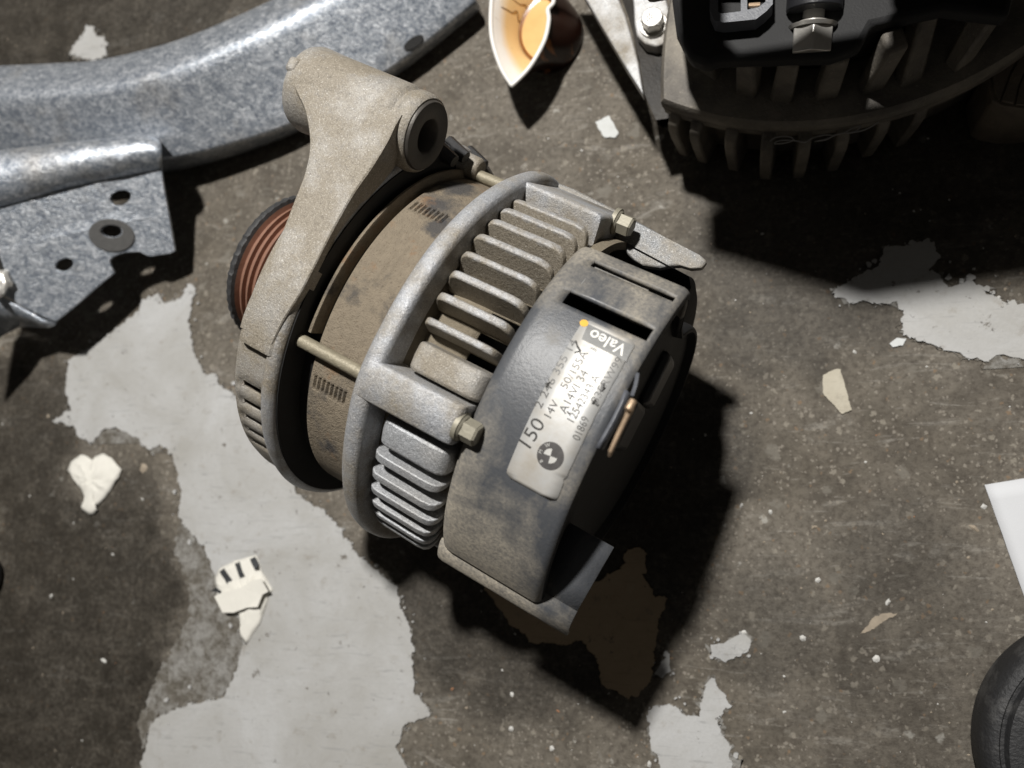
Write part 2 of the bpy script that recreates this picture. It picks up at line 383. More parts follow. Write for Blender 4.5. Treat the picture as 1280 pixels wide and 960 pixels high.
M['paper'] = plain('crumpled_white_paper', (.70, .68, .62), .85, 0, .10, 120, .5, .2)
M['sheet'] = plain('white_paper_sheet', (.62, .63, .65), .8, 0, .05, 60, .2, .2)
M['ink_stripe'] = plain('black_printed_stripe', (.03, .032, .035), .7, 0, .3, 500, .1)

def rubber_mat():
    m = NT('scuffed_black_rubber'); a = m.noise(70, 6, .65); f = m.noise(700, 3, .6)
    c = m.mix(m.ramp(a, [(.52, 0), (.70, .8)]), (.017, .017, .018), (.085, .083, .08)); c = m.mix(m.ramp(m.noise(120, 4, .6, m.mapped(loc=(1, 2, 0))), [(.68, 0), (.74, .7)]), c, (.33, .32, .31))
    return m.fin(c, .62, 0, m.bump(m.math('ADD', a, f), .6, .0007))
M['rubber'] = rubber_mat()
def dirty_metal(name, lo, hi, met=.2):
    m = NT(name); a = m.noise(55, 6, .65); f = m.noise(800, 3, .65)
    c = m.mix(m.ramp(a, [(.35, 0), (.7, 1)]), lo, hi); c = m.mix(m.ramp(f, [(.62, 0), (.75, .35)]), c, tuple(min(1, v*2.2) for v in hi))
    return m.fin(c, .62, met, m.bump(m.math('ADD', a, f), .6, .0006))
M['alt2'] = dirty_metal('greasy_dark_casting', (.10, .090, .078), (.24, .215, .175))
M['alt2dark'] = dirty_metal('greasy_black_casting', (.018, .016, .014), (.042, .037, .031), 0)
M['alt2clean'] = cast_metal('bright_cast_bracket', (.50, .50, .50), dust_amt=.1, seed=1.3)
M['blackplastic'] = plain('black_plastic', (.018, .0185, .021), .42, 0, .3, 150, .3)
M['matte_black'] = plain('matte_black_plastic', (.019, .019, .0195), .65, 0, .5, 90, .5, .25)
M['nut'] = plain('bright_zinc_nut', (.60, .58, .54), .34, .6, .12, 300, .2)
M['chalk'] = plain('chalk_mark', (.30, .29, .28), .8, 0, .3, 600, .1)
M['cup'] = plain('white_plastic_cup', (.80, .78, .74), .38, 0, .05, 100, .1)
def cup_in():
    m = NT('oil_stained_cup_inside'); a = m.noise(45, 4, .6); s = m.noise(1, 5, .65, m.mapped(scale=(260, 260, 60)), dist=1.5); x = m.sepxyz()
    k = m.n.new('ShaderNodeMapRange'); m.lk(m.math('ADD', x[2], m.math('MULTIPLY', m.math('SUBTRACT', a, .5), .006)), k.inputs[0]); k.inputs[1].default_value = .0175; k.inputs[2].default_value = .0225; k.inputs[3].default_value = 1; k.inputs[4].default_value = 0
    c = m.mix(k.outputs[0], (.78, .74, .68), (.78, .56, .28)); c = m.mix(m.ramp(s, [(.64, 0), (.70, .55)]), c, (.30, .15, .05))
    return m.fin(c, .3, 0, None)
M['cup_in'] = cup_in()
def cup_out():
    m = NT('oil_run_cup_outside'); a = m.noise(60, 5, .6, m.mapped(scale=(1, 1, .5)), dist=1)
    c = m.mix(m.ramp(a, [(.60, 0), (.66, .9)]), (.022, .008, .005), (.40, .15, .04))
    return m.fin(c, .3, 0, None, .3)
M['cup_out'] = cup_out()
M['oil'] = plain('used_oil', (.66, .42, .17), .22, 0, .2, 60, .05, .6)
M['brown_panel'] = dirty_metal('dusty_brown_plastic', (.10, .082, .062), (.19, .155, .115), 0)

# ------------------------------------------------------------------ floor
bm = bmesh.new(); n = 24
add(bm, [Vector((x, y, 0)) for x in (-2.5, 2.5) for y in (-2.5, 2.5)], [(0, 2, 3, 1)])
floor = mk('floor', bm, M['floor'], smooth=0); floor['kind'] = 'structure'
def patch(pix, mat, seed, z=.0008, step=.0007, amp=.0014):
    if mat is M['paint']:
        u_ = rough_outline([at(x, y) for x, y in pix], step, .0036, seed+40)
        bm = bmesh.new(); prism(bm, [(p.x, p.y) for p in u_], [], lambda a, b, w: Vector((a, b, .0004+w)), .00035); mk('paint_patch', bm, M['paint_worn'], floor, smooth=30)
    out = rough_outline([at(x, y) for x, y in pix], step, amp, seed)
    bm = bmesh.new(); prism(bm, [(p.x, p.y) for p in out], [], lambda a, b, w: Vector((a, b, z+w)), z-.00005)
    return mk('paint_patch', bm, mat, floor, smooth=30)
patch([(175, 390), (178, 376), (198, 368), (208, 379), (227, 373), (236, 356), (246, 359), (241, 380), (237, 400), (241, 433), (257, 470), (267, 466), (277, 482), (292, 490), (320, 530), (352, 584), (380, 625), (406, 638), (421, 655), (445, 690), (494, 733), (515, 792), (519, 864), (540, 893), (506, 904), (496, 935), (513, 965), (530, 1040), (200, 1060), (177, 960), (190, 905), (203, 893), (236, 880), (278, 873), (295, 843), (304, 809), (306, 780), (285, 750), (270, 720), (257, 686), (230, 655), (224, 640), (228, 613), (217, 567), (200, 556), (187, 563), (173, 549), (147, 534), (130, 537), (117, 553), (100, 547), (93, 533), (67, 527), (90, 512), (83, 483), (88, 450), (127, 427), (160, 400)], M['paint'], 1)
patch([(88, 70), (95, 55), (103, 47), (110, 33), (118, 35), (120, 44), (132, 48), (134, 70), (120, 76)], M['paint'], 2)
patch([(1040, 367), (1063, 350), (1097, 333), (1107, 310), (1135, 306), (1167, 302), (1173, 323), (1160, 337), (1190, 360), (1210, 348), (1235, 365), (1257, 379), (1268, 376), (1290, 390), (1340, 425), (1330, 465), (1280, 448), (1245, 444), (1233, 452), (1205, 446), (1180, 436), (1128, 420), (1126, 405), (1130, 395), (1120, 378), (1100, 382), (1080, 376), (1060, 381)], M['paint'], 3)
patch([(1028, 470), (1040, 463), (1050, 462), (1058, 490), (1064, 513), (1053, 518), (1041, 505), (1029, 493)], M['paint_cream'], 4, amp=.0005)
patch([(810, 888), (828, 880), (845, 883), (856, 894), (874, 892), (881, 856), (892, 847), (900, 863), (914, 881), (897, 896), (900, 912), (908, 925), (918, 960), (925, 1010), (820, 1010), (827, 955), (811, 928)], M['paint'], 5)
patch([(888, 806), (905, 803), (926, 791), (939, 799), (935, 813), (906, 827), (890, 820)], M['paint'], 6, amp=.0006)
patch([(818, 842), (835, 817), (838, 838), (828, 846)], M['paint'], 7, amp=.0006)
patch([(600, 690), (608, 739), (640, 780), (666, 802), (700, 805), (727, 800), (748, 824), (752, 852), (788, 876), (813, 852), (818, 820), (822, 788), (833, 745), (815, 742), (806, 720), (808, 687), (784, 684), (777, 712), (756, 720), (735, 735), (720, 720), (660, 690)], M['paint_bounce'], 8)
patch([(744, 154), (761, 145), (774, 167), (769, 173), (755, 172)], M['paint_white'], 9, amp=.0004)
patch([(1112, 430), (1120, 423), (1132, 424), (1128, 432), (1116, 434)], M['paint_white'], 10, amp=.0004)
patch([(1088, 775), (1100, 768), (1121, 765), (1112, 772), (1092, 786), (1076, 792)], M['fleck_tan'], 11, z=.0003, amp=.0007)

patch([(225, 648), (258, 690), (270, 722), (286, 752), (308, 782), (304, 812), (294, 845), (276, 872), (236, 878), (204, 890), (192, 905), (180, 935), (172, 905), (186, 868), (205, 830), (222, 800), (238, 770), (236, 735), (220, 690)], M['paint_worn'], 21, z=.0003, amp=.0022)
PATCH_EDGE = []
for o_ in floor.children:
    if o_.data.materials[0] in (M['paint'],):
        vs = [v.co.copy() for v in o_.data.vertices][:len(o_.data.vertices)//2]; PATCH_EDGE += vs
def crumbs():
    rnd = random.Random(12); bm = bmesh.new()
    for _ in range(300):
        p = rnd.choice(PATCH_EDGE); d = abs(rnd.gauss(0, .004)); a = rnd.random()*6.28; s_ = .0003+.0013*rnd.random()**3
        c = Vector((p.x+d*math.cos(a), p.y+d*math.sin(a), 0)); k = rnd.randint(5, 9); a0 = rnd.random()*6
        lo_ = [bm.verts.new((c.x+s_*rnd.uniform(.5, 1.2)*math.cos(a0+2*PI*i/k), c.y+s_*rnd.uniform(.5, 1.2)*math.sin(a0+2*PI*i/k), .0011)) for i in range(k)]
        b_ = [bm.verts.new((v.co.x, v.co.y, .0001)) for v in lo_]
        bm.faces.new(lo_)
        for i in range(k): bm.faces.new((lo_[i], b_[i], b_[(i+1) % k], lo_[(i+1) % k]))
    o = mk('paint_crumbs', bm, M['paint'], smooth=0); o['kind'] = 'stuff'
crumbs()
def flecks(name, mat, n, smin, smax, seed, spots=()):
    rnd = random.Random(seed); bm = bmesh.new()
    def one(p, s):
        k = rnd.randint(5, 8); a0 = rnd.random()*6; el = rnd.uniform(.45, 1); an = rnd.random()*3
        vs = []
        for i in range(k):
            t = a0+2*PI*i/k; r = s*rnd.uniform(.6, 1.1); x, y = r*math.cos(t), r*el*math.sin(t)
            vs.append(Vector((p.x+x*math.cos(an)-y*math.sin(an), p.y+x*math.sin(an)+y*math.cos(an), .0001)))
        top = Vector((sum(v.x for v in vs)/k, sum(v.y for v in vs)/k, .0001+s*rnd.uniform(.25, .6)))
        b = [bm.verts.new(v) for v in vs]+[bm.verts.new(top)]
        for i in range(k): bm.faces.new((b[i], b[(i+1) % k], b[k]))
    for x, y, s in spots: one(at(x, y), s)
    for _ in range(n):
        p = at(rnd.uniform(-60, 1340), rnd.uniform(-60, 1020))
        cl = mnoise.noise((p.x*22, p.y*22, seed))
        if cl < rnd.uniform(-.5, .35): continue
        one(p, smin+(smax-smin)*rnd.random()**3)
    o = mk(name, bm, mat, smooth=0); o['kind'] = 'stuff'; return o
flecks('white_paint_flecks', M['fleck_white'], 420, .0002, .0009, 3, [(130, 826, .0022), (64, 745, .0014), (141, 693, .0012), (1110, 752, .0016), (1095, 823, .0014), (1003, 798, .0016), (178, 624, .001), (640, 868, .0013), (639, 911, .0013), (690, 935, .0014), (812, 955, .0015), (963, 640, .0013), (1022, 725, .0015), (927, 632, .0012), (1230, 633, .0012), (727, 188, .0008), (930, 790, .001), (1068, 440, .001)])
flecks('tan_grit', M['fleck_tan'], 900, .0002, .0008, 5, [(179, 585, .0028), (1018, 659, .0014), (1217, 660, .0022), (60, 520, .0015)])
flecks('orange_grit', M['fleck_orange'], 60, .0002, .0006, 8, [(565, 861, .0012), (698, 889, .0011)])

# ------------------------------------------------------------------ main alternator
CW = CAM+RM@np.array([-.0165, -.0088, .2820])
A_W = RM@np.array([math.cos(AL)*math.cos(TH), math.cos(AL)*math.sin(TH), -math.sin(AL)])
ZC = .0705
alt = empty('alternator', (CW[0], CW[1], 0), math.atan2(A_W[1], A_W[0]))
tag(alt, 'dusty silver alternator lying on its side with foil nameplate on its black rear cover', 'alternator')
def part(name, bm, mat, parent=alt, **k):
    o = mk(name, bm, mat, parent, **k)
    if parent is alt: o.location = (0, 0, ZC)
    return o
mm = .001
def P(*l): return [(a*mm, b*mm) for a, b in l]

# --- front bracket with its arm and lug
def frange(a, b, st):
    n = max(1, int(round((b-a)/st))); return [a+(b-a)*i/n for i in range(n+1)]
slots = [(-36, -33.4), (-42, -39.4), (-47.6, -45.2), (-53, -50.8), (-58.4, -56.2)]
cuts = sorted(set([-180]+[v for s in slots for v in s]+[180]))
phis = []
for a, b in zip(cuts[:-1], cuts[1:]): phis += frange(a, b, 3)[:-1]
phis.append(180)
bm = bmesh.new()
lathe(bm, P((-57, 14), (-56, 28), (-52.5, 42), (-49, 52), (-46.8, 59.5), (-45.6, 64), (-44.4, 65.5), (-42, 66), (-33, 66), (-32.6, 66.3)), phis=phis,
      hole=lambda s, ph, r: -.042 < s < -.033 and any(a < ph < b for a, b in slots))
fb = part('front_bracket', bm, M['cast_arm'], solid=.003, off=0)
bm = bmesh.new()
lathe(bm, P((-32.8, 60), (-32.6, 67.8), (-31.8, 69.2), (-30.2, 69.8), (-28.4, 69.2), (-27.5, 67.8), (-27.4, 66), (-29, 64)), n=120)
part('bracket_rim', bm, M['cast'], fb, smooth=60)
bm = bmesh.new(); lathe(bm, P((-27.0, 56), (-27.0, 67.2), (-28.2, 67.2)), n=90); part('gap_shade_ring', bm, M['hollow'], fb, smooth=40)  # black ring added, its colour stands in for shade in the gap
bm = bmesh.new(); lathe(bm, P((-50, 20), (-50, 56), (-30, 58), (-20, 56)), n=60); part('inner_windings', bm, M['hollow'])
# rounded boss where the arm leaves the body
# arm: outline in plan, thick web that follows the body and runs out to the lug
def arm_mesh():
    left = spline([Vector((x, y, 0)) for x, y in ((-43.5, -22), (-43.3, -14.7), (-42.0, -.8), (-42.8, 8.3), (-44.8, 19.6), (-46.6, 28.5), (-50.5, 37), (-58, 45.5), (-66, 51), (-70.5, 55))], 5)
    rt = spline([Vector((x, y, 0)) for x, y in ((-30.2, -22), (-29.0, -14), (-27.2, -5), (-27.0, 3.3), (-27.5, 14), (-27.6, 27.4), (-26.6, 38), (-26.5, 47), (-27, 52), (-27, 56))], 5)
    rows = []
    R = 70.3
    def top(y):
        # body circle first, then the tangent towards the lug
        if y < 2: return math.sqrt(max(R*R-y*y, 0))
        return 70.27-(y-2)*.062-.00045*(y-2)**2
    for a, b in zip(left, rt):
        row = []
        th = 9 if a.y < 30 else 13
        ye = (a.y+b.y)/2
        for k, t in enumerate((0, .03, .09, .3, .5, .7, .93, .98, 1)):
            x = a.x+(b.x-a.x)*t; y = a.y+(b.y-a.y)*t
            e = {0: -1.3, 1: -.25, 7: -.08, 8: -.45}.get(k, 0)
            row.append(Vector((x, y, top(y)+e)))
        row.append(Vector((b.x, b.y, top(b.y)-th*.6))); row.append(Vector((b.x-2, b.y, top(b.y)-th)))
        row.append(Vector((a.x+2, a.y, top(a.y)-th))); row.append(Vector((a.x, a.y, top(a.y)-th*.6)))
        rows.append([v*mm for v in row])
    bm = bmesh.new(); g = loft(bm, rows, True)
    bm.faces.new(g[0]); bm.faces.new(g[-1][::-1])
    return bm
part('mounting_arm', arm_mesh(), M['cast_arm'], fb, smooth=32)
# end knuckle of the arm on the body
bm = bmesh.new()
lathe(bm, P((-43.5, 60), (-43.6, 67.5), (-43.0, 69.4), (-41.5, 70.2), (-30.6, 70.2), (-29.4, 69.4), (-29.0, 66)), -21.5, -9, 8)
part('arm_root', bm, M['cast_arm'], fb, solid=.002, bevel=.0012)
LC = (56.3*mm, 52.5*mm)
def lug_c(prof, n=48, bmx=None, flat=None):
    bm = bmx or bmesh.new(); lathe(bm, prof, n=n, center=LC); return bm
lug = part('mounting_lug', lug_c(P((-70, 9.5), (-71.5, 11.5), (-71, 13.4), (-69, 14.0), (-60, 13.6), (-34, 13.0), (-32.4, 12.8), (-31.6, 11.8), (-30.4, 11.7), (-29.6, 12.5), (-26.5, 12.3), (-25.2, 11.9), (-24.6, 11.4), (-24.6, 10.9))), M['cast_arm'], fb, smooth=50)
part('steel_bushing', lug_c(P((-70.5, 5.2), (-70.5, 9.8), (-40, 9.9), (-24.3, 10.9), (-23.6, 10.5), (-23.5, 5.7), (-24, 5.2), (-45, 5.2))), M['steel'], fb, smooth=50)
bm = bmesh.new(); rod(bm, (-.046, *LC), (-.0455, *LC), .0053, 24); part('bore_shadow_plug', bm, M['hollow'], fb)  # dark disc stands in for the shade inside the bore
fb.children[-1].name = 'bore_shade_disc'
bm = bmesh.new(); box(bm, -.0722, -.0680, LC[0]-.001, LC[0]+.004, LC[1]+.0095, LC[1]+.0143)
part('casting_nib', bm, M['cast_arm'], fb, bevel=.0012)

# --- pulley
bm = bmesh.new()
prof = [(-92, 12), (-91.6, 22), (-90.5, 24), (-88.5, 29.6), (-86.8, 30.6), (-85.6, 30.4), (-85.0, 29.2)]
g = lathe(bm, P(*prof), n=150)
for i_, c_ in enumerate(g):
    for v in c_[3:6]:
        f_ = 1+(.009 if i_ % 3 == 0 else -.003)+.014*mnoise.noise((i_*.7, 0, 0)); v.co.y *= f_; v.co.z *= f_
pul = part('pulley', bm, M['rim'], smooth=40)
bm = bmesh.new(); prof = [(-85.0, 29.2)]; s = -84.4
for k in range(5):
    prof += [(s, 27.3), (s+.5, 27.0), (s+1.0, 27.3), (s+1.9, 29.0), (s+2.3, 29.15), (s+2.6, 29.0)]; s += 2.9
prof += [(s, 27), (s+2, 22), (s+3, 12)]
lathe(bm, P(*prof), n=72); part('pulley_grooves', bm, M['rust'], pul, smooth=40)
bm = bmesh.new(); rod(bm, (-.105, 0, 0), (-.05, 0, 0), .0085, 24); part('shaft', bm, M['steel'])

# --- stator core with weld notches
ph = sorted(set(frange(-180, 180, 3)+frange(-29.5, -24, .5)+frange(34, 39.5, .5)))
prof = [(-22.0, 56), (-22.0, 59.3), (-21.4, 60), (-20.7, 60.0)]
s = -20.2
while s < -6.5: prof.append((s, 60)); s += .55
prof += [(-4, 60), (-1.5, 60), (0, 60), (3, 60)]
bm = bmesh.new(); g = lathe(bm, P(*prof), phis=ph)
for i, p in enumerate(ph[:-1]):
    for lo_, hi_ in ((-29, -24.9), (34.5, 39)):
        if lo_ <= p <= hi_:
            for j, (s, r) in enumerate(prof):
                if -20 < s < -7 and int(round((s+20.2)/.55)) % 3 == 1:
                    v = g[i][j]; k = (59.0/60); v.co.y *= k; v.co.z *= k
st = part('stator_core', bm, M['stator'], smooth=60)
bm = bmesh.new(); lathe(bm, P((-25.6, 57), (-25.6, 61.6), (-24.9, 62.3), (-24.2, 62.2), (-23.9, 61.2), (-23.8, 57)), -13, 75, 50); part('seal_ring', bm, M['stator'], st, smooth=50)
st.children[-1].location = (0, 0, 0)
# through bolts
for k, a in enumerate((-16.3, 72.5, 163, 252)):
    bm = bmesh.new(); c0, c1 = cyl3(-.029, .0622, a), cyl3(.004, .0622, a); rod(bm, c0, c1, .0021, 14)
    part('through_bolt', bm, M['rodmat'])
    if k == 1:
        bm = bmesh.new(); rod(bm, cyl3(-.032, .0640, a), cyl3(-.0195, .0640, a), .0048, 14, .0040); part('bolt_boss', bm, M['cast_arm'], fb, bevel=.001)
# torn cloth-like crust seen behind the lug: casting webs of the front bracket
bm = bmesh.new()
for a, r0, r1 in ((60, 60, 68), (66, 60, 69), (79, 60, 68)):
    rod(bm, cyl3(-.031, r1*mm, a), cyl3(-.0225, (r1-2)*mm, a), .0032, 8, .0022)
part('bracket_web', bm, M['black'], fb)

# --- rear bracket
rb_ph = [v for v in frange(-180, 180, 1.1)]
fin_up = [50.6, 44.2, 37.6, 30.9, 24.2, 17.4, 10.6, 3.9]
fin_lo = [-35.0, -41.5, -48.2, -54.9, -61.2, -67.2]
def gaps(ph):
    for a in fin_up[2:]:
        if a-5.0 < ph < a-1.8: return True
    for a in fin_lo:
        if a+1.6 < ph < a+5: return True
    return False
rbp = []
for a in fin_up: rbp += [a+1.7, a-1.7, a-5.0]
for a in fin_lo: rbp += [a+1.4, a-1.5, a+5]
phis = sorted(set(frange(-180, -75, 3)+frange(56, 180, 3)+rbp+frange(-75, 56, 1.5)))
bm = bmesh.new()
lathe(bm, P((0.6, 61), (2, 61), (6.2, 57), (7.4, 54.5), (9.5, 56.2), (14, 57), (20, 57.2), (23, 57.0), (32.6, 57.2), (33.6, 59.2), (35, 60.2), (38.5, 60.4), (39, 58)), phis=phis,
      hole=lambda s, ph, r: gaps(ph) and ((.022 if ph > -20 else .0085) < s < .0335))
rb = part('rear_bracket', bm, M['dust'], smooth=50, solid=.0015, off=-1)
bm = bmesh.new(); lathe(bm, P((2, 30), (2, 50), (40, 50), (40, 30)), n=48); part('rear_windings', bm, M['hollow'])
# rib with a bulge at the bolt bosses
def ribR(ph):
    b = 0
    for c in (-15, 72, 165, 252):
        d = ((ph-c+180) % 360)-180; b += 1.4*math.exp(-(d/11)**2)
    return b
bm = bmesh.new(); rows = []
for i in range(180):
    ph = -180+2*i; e = ribR(ph)
    rows.append([cyl3(s*mm, (r+(e if r > 63 else 0))*mm, ph) for s, r in ((.0, 60), (.0, 67.0), (.35, 68.6), (1.2, 69.5), (3.2, 69.95), (5.4, 69.7), (6.3, 69.0), (6.7, 67.6), (6.9, 60))])
rows.append(rows[0]); loft(bm, rows); bmesh.ops.remove_doubles(bm, verts=bm.verts[:], dist=1e-6)
part('bracket_rib', bm, M['cast'], rb, smooth=60)
def fin_prof(r0, r1, s0, s1, base=56.5):
    return [(s0-1.6, base), (s0-1.1, base+2.5), (s0-.6, r1-4.2), (s0, r1-2.0), (s0+.9, r1-.8), (s0+2.2, r1-.2), (s0+4, r1), (s1-5, r1+.15), (s1-2.6, r1-.2), (s1-1.1, r1-1.2), (s1-.3, r1-2.8), (s1, r1-4.6), (s1+.1, base)]
def fin_mesh(ph, w0, w1, prof, tw=0, crown=.45):
    """w0 half width (deg) at the foot, w1 at the crest"""
    bm = bmesh.new(); lo_ = min(r for s, r in prof); hi_ = max(r for s, r in prof)
    A, B, Cc = [], [], []
    for s, r in prof:
        k = (r-lo_)/(hi_-lo_); w = w0+(w1-w0)*k
        A.append(bm.verts.new(cyl3(s*mm, r*mm, ph-w+tw*k))); B.append(bm.verts.new(cyl3(s*mm, r*mm, ph+w+tw*k)))
        Cc.append(bm.verts.new(cyl3(s*mm, (r+(crown if k > .5 else 0))*mm, ph+tw*k)))
    m = len(prof)
    for i in range(m-1):
        bm.faces.new((A[i], A[i+1], Cc[i+1], Cc[i])); bm.faces.new((Cc[i], Cc[i+1], B[i+1], B[i]))
    bm.faces.new(A); bm.faces.new(B[::-1])
    return bm
for i, a in enumerate(fin_up):
    s0 = (5.2, 6.2, 6.4, 6.8, 7.4, 8.2, 8.6, 9.2)[i]
    rj = random.Random(i); bm = fin_mesh(a+rj.uniform(-.25, .25), 1.45, .95+rj.uniform(-.1, .15), fin_prof(55, 66.0+rj.uniform(-.25, .2), s0+.6, 34.0+rj.uniform(-.4, .3)), tw=.6, crown=.25)
    part('fin', bm, M['cast_fin'], rb, smooth=45, bevel=.0004)
for i, a in enumerate(fin_lo):
    bm = fin_mesh(a+random.Random(i+20).uniform(-.2, .2), .6, 1.32, fin_prof(55, 66.0, 9.0-i*.5, 33.0-max(0, i-2)*1.3), tw=.1, crown=.12)
    part('fin', bm, M['cast_finlow'], rb, smooth=40, bevel=.00035)
# wide pads either side of the bolt boss
bm = fin_mesh(-4.6, 4.4, 3.7, fin_prof(57, 66.2, 11.5, 34.8)); part('pad', bm, M['cast_arm'], rb, smooth=55, bevel=.001)
bm = fin_mesh(-26.6, 4.3, 3.9, fin_prof(57, 66.0, 10.0, 33.2)); part('pad', bm, M['cast_finlow'], rb, smooth=55, bevel=.001)
def boss(ph, half, s0, s1, top):
    bm = bmesh.new(); rows = []
    for s, dr in ((s0, 0), (s1-2, -.6), (s1-.6, -.9), (s1, -1.8)):
        rows.append([cyl3(s*mm, r*mm, ph+h) for h, r in ((-half, 57), (-half, top-1.5+dr), (-half+.2, top-.5+dr), (-half+.75, top+dr), (half-.75, top+.1+dr), (half-.2, top-.4+dr), (half, top-1.3+dr), (half, 57))])
    g = loft(bm, rows, True); bm.faces.new(g[-1]); bm.faces.new(g[0][::-1]); return bm
part('bolt_boss', boss(-14.3, 4.9, 3, 34.0, 71.4), M['cast'], rb, smooth=50)
part('bolt_boss', boss(70.5, 13.5, 3, 33.6, 69.6), M['cast'], rb, smooth=50)
part('bolt_boss', boss(165, 6, 3, 34.2, 69.8), M['cast'], rb, smooth=50)
part('bolt_boss', boss(252, 6, 3, 34.2, 69.8), M['cast'], rb, smooth=50)
# casting tongue running rearwards beyond the second bolt
bm = bmesh.new()
tong = [(4, 60), (4, 69), (12, 69.2), (30, 67.6), (50, 65.2), (62, 64.0), (64.6, 63.0), (64.2, 60.2), (61.5, 58.6), (58, 58.2), (55, 56.8), (52, 54.9), (47, 53.6), (42, 54.2), (38, 56), (35, 58)]
prism(bm, [(s_*mm, y_*mm) for s_, y_ in tong], [], lambda a, b, w_: Vector((a, b, .0155-abs(b-.0575)*.22+w_)), .0035)
part('rear_tongue', bm, M['cast_dull'], rb, smooth=40, bevel=.0012, seg=3)
bm = bmesh.new(); lathe(bm, P((30, 40), (30, 61), (62, 58), (64, 55), (64, 40)), 74, 160, 20); part('end_casting', bm, M['hollow'], rb)
# hex flange bolts
def hexbolt(name, p, d, rf, rh, L, mat, parent, roll=0):
    p, d = Vector(p), Vector(d).normalized()
    bm = bmesh.new(); rod(bm, p-d*.0005, p+d*.0009, rf, 24); rod(bm, p+d*.0009, p+d*.0016, rf*.93, 24, rh*1.0)
    rod(bm, p+d*.0012, p+d*(L-.0006), rh, 6, roll=roll); rod(bm, p+d*(L-.0006), p+d*L, rh*.97, 6, rh*.84, roll=roll)
    return part(name, bm, mat, parent, smooth=25)
hexbolt('hex_bolt', cyl3(.0336, .0672, -14.6), (1, 0, 0), .0043, .0034, .0062, M['bolt'], alt, .3)
hexbolt('hex_bolt', cyl3(.0332, .0655, 71), (1, 0, 0), .0044, .0035, .0062, M['bolt'], alt, .1)

# --- rear cover
slot_def = [(37.0, 39.6, 42, 67.8), (23.0, 27.2, 42, 67.8)]
arc = sorted(set(frange(-56, 43, 1.5)+[v for s in slot_def for v in s[:2]]))
path = [(ph, 65.5) for ph in arc]+[(44.2, 65.2), (45.2, 64.4), (45.9, 63.2), (46.3, 60), (47.5, 55), (50, 50)]
path += [(ph, 44) for ph in frange(58, 296, 8)]+[(298, 48), (302, 56), (303.4, 63.5)]
srow = [(34.4, -9, 0), (34.4, -3.2, 0), (35.0, -1.6, 0), (36.4, -.4, 0), (38.5, 0, 0), (42, 0, 1), (48, 0, 1), (54, 0, 1), (60, 0, 1), (64, 0, 1), (67.8, 0, 0), (68.6, -.25, 0), (69.5, -.9, 0), (69.9, -1.7, 0)]
bm = bmesh.new(); g = []
for ph, r in path: g.append([bm.verts.new(cyl3(s*mm, (r+d*(1 if r > 60 else .6))*mm, ph)) for s, d, _ in srow])
for i in range(len(path)):
    a, b = g[i], g[(i+1) % len(path)]; mid = (path[i][0]+path[(i+1) % len(path)][0])/2
    for j in range(len(srow)-1):
        sm = (srow[j][0]+srow[j+1][0])/2
        if i+1 < len(path) and any(q0 < mid < q1 and s0 < sm < s1 for q0, q1, s0, s1 in slot_def): continue
        bm.faces.new((a[j], b[j], b[j+1], a[j+1]))
cover = part('rear_cover', bm, M['cover'], smooth=40, solid=.0019)
bm = bmesh.new(); g = []
for ph_, r in path: g.append([bm.verts.new(cyl3(s_*mm, (r+d*(1 if r > 60 else .6))*mm, ph_)) for s_, d in ((69.92, -1.6), (69.92, -3.2), (68, -3.9), (67, -4.2))])
for i in range(len(path)):
    for j in range(3): bm.faces.new((g[i][j], g[(i+1) % len(path)][j], g[(i+1) % len(path)][j+1], g[i][j+1]))
bm.faces.new([v[-1] for v in g]); part('rear_face', bm, M['matte_black'], cover, smooth=40)
cover.data.materials.append(M['matte_black'])  # near-black carries the shade of the rear face and lower hull
for p_ in cover.data.polygons:
    c_ = p_.center
    if math.hypot(c_.y, c_.z) < .055: p_.material_index = 1
# louvre blade inside the narrow slot and boxes on the rear face
bm = bmesh.new(); rows = [[cyl3(s*mm, r*mm, p) for s, p, r in ((43, 38.3, 64.6), (60, 38.2, 64.6), (60, 37.1, 63.4), (43, 37.1, 63.4))]]
bm.faces.new([bm.verts.new(v) for v in rows[0]]); part('slot_louvre', bm, M['cover'], cover, smooth=0, solid=.0008)
bm = bmesh.new()
box(bm, .060, .0700, -.004, .012, .020, .040); box(bm, .060, .0700, .012, .030, .010, .026)
part('brush_holder', bm, M['blackplastic'], cover, bevel=.002)
bm = bmesh.new(); tube(bm, spline([cyl3(.0700, .0645, 15), cyl3(.0712, .0655, 12), cyl3(.0716, .0648, 9.5)], 4), .0006, 6)
rows = [[cyl3(s*mm, r*mm, p) for p, s in ((10, 70.4), (7, 70.8), (3, 71.0), (-1.5, 70.6), (-4.5, 70.2))] for s0, r in ((0, 65.6), (1, 65.4), (2, 63.6), (2.1, 60.5)) for s in (0,)]
rows = [[cyl3((s+ds)*mm, r*mm, p) for p, s in ((10, 69.0), (7, 69.4), (3, 69.6), (-1.5, 69.4), (-4.5, 69.2))] for ds, r in ((0.2, 65.7), (1.0, 65.7), (1.7, 64.8), (1.9, 62.5))]
loft(bm, rows); part('cover_clip', bm, M['grey_plastic'], cover, solid=.0008, smooth=40)
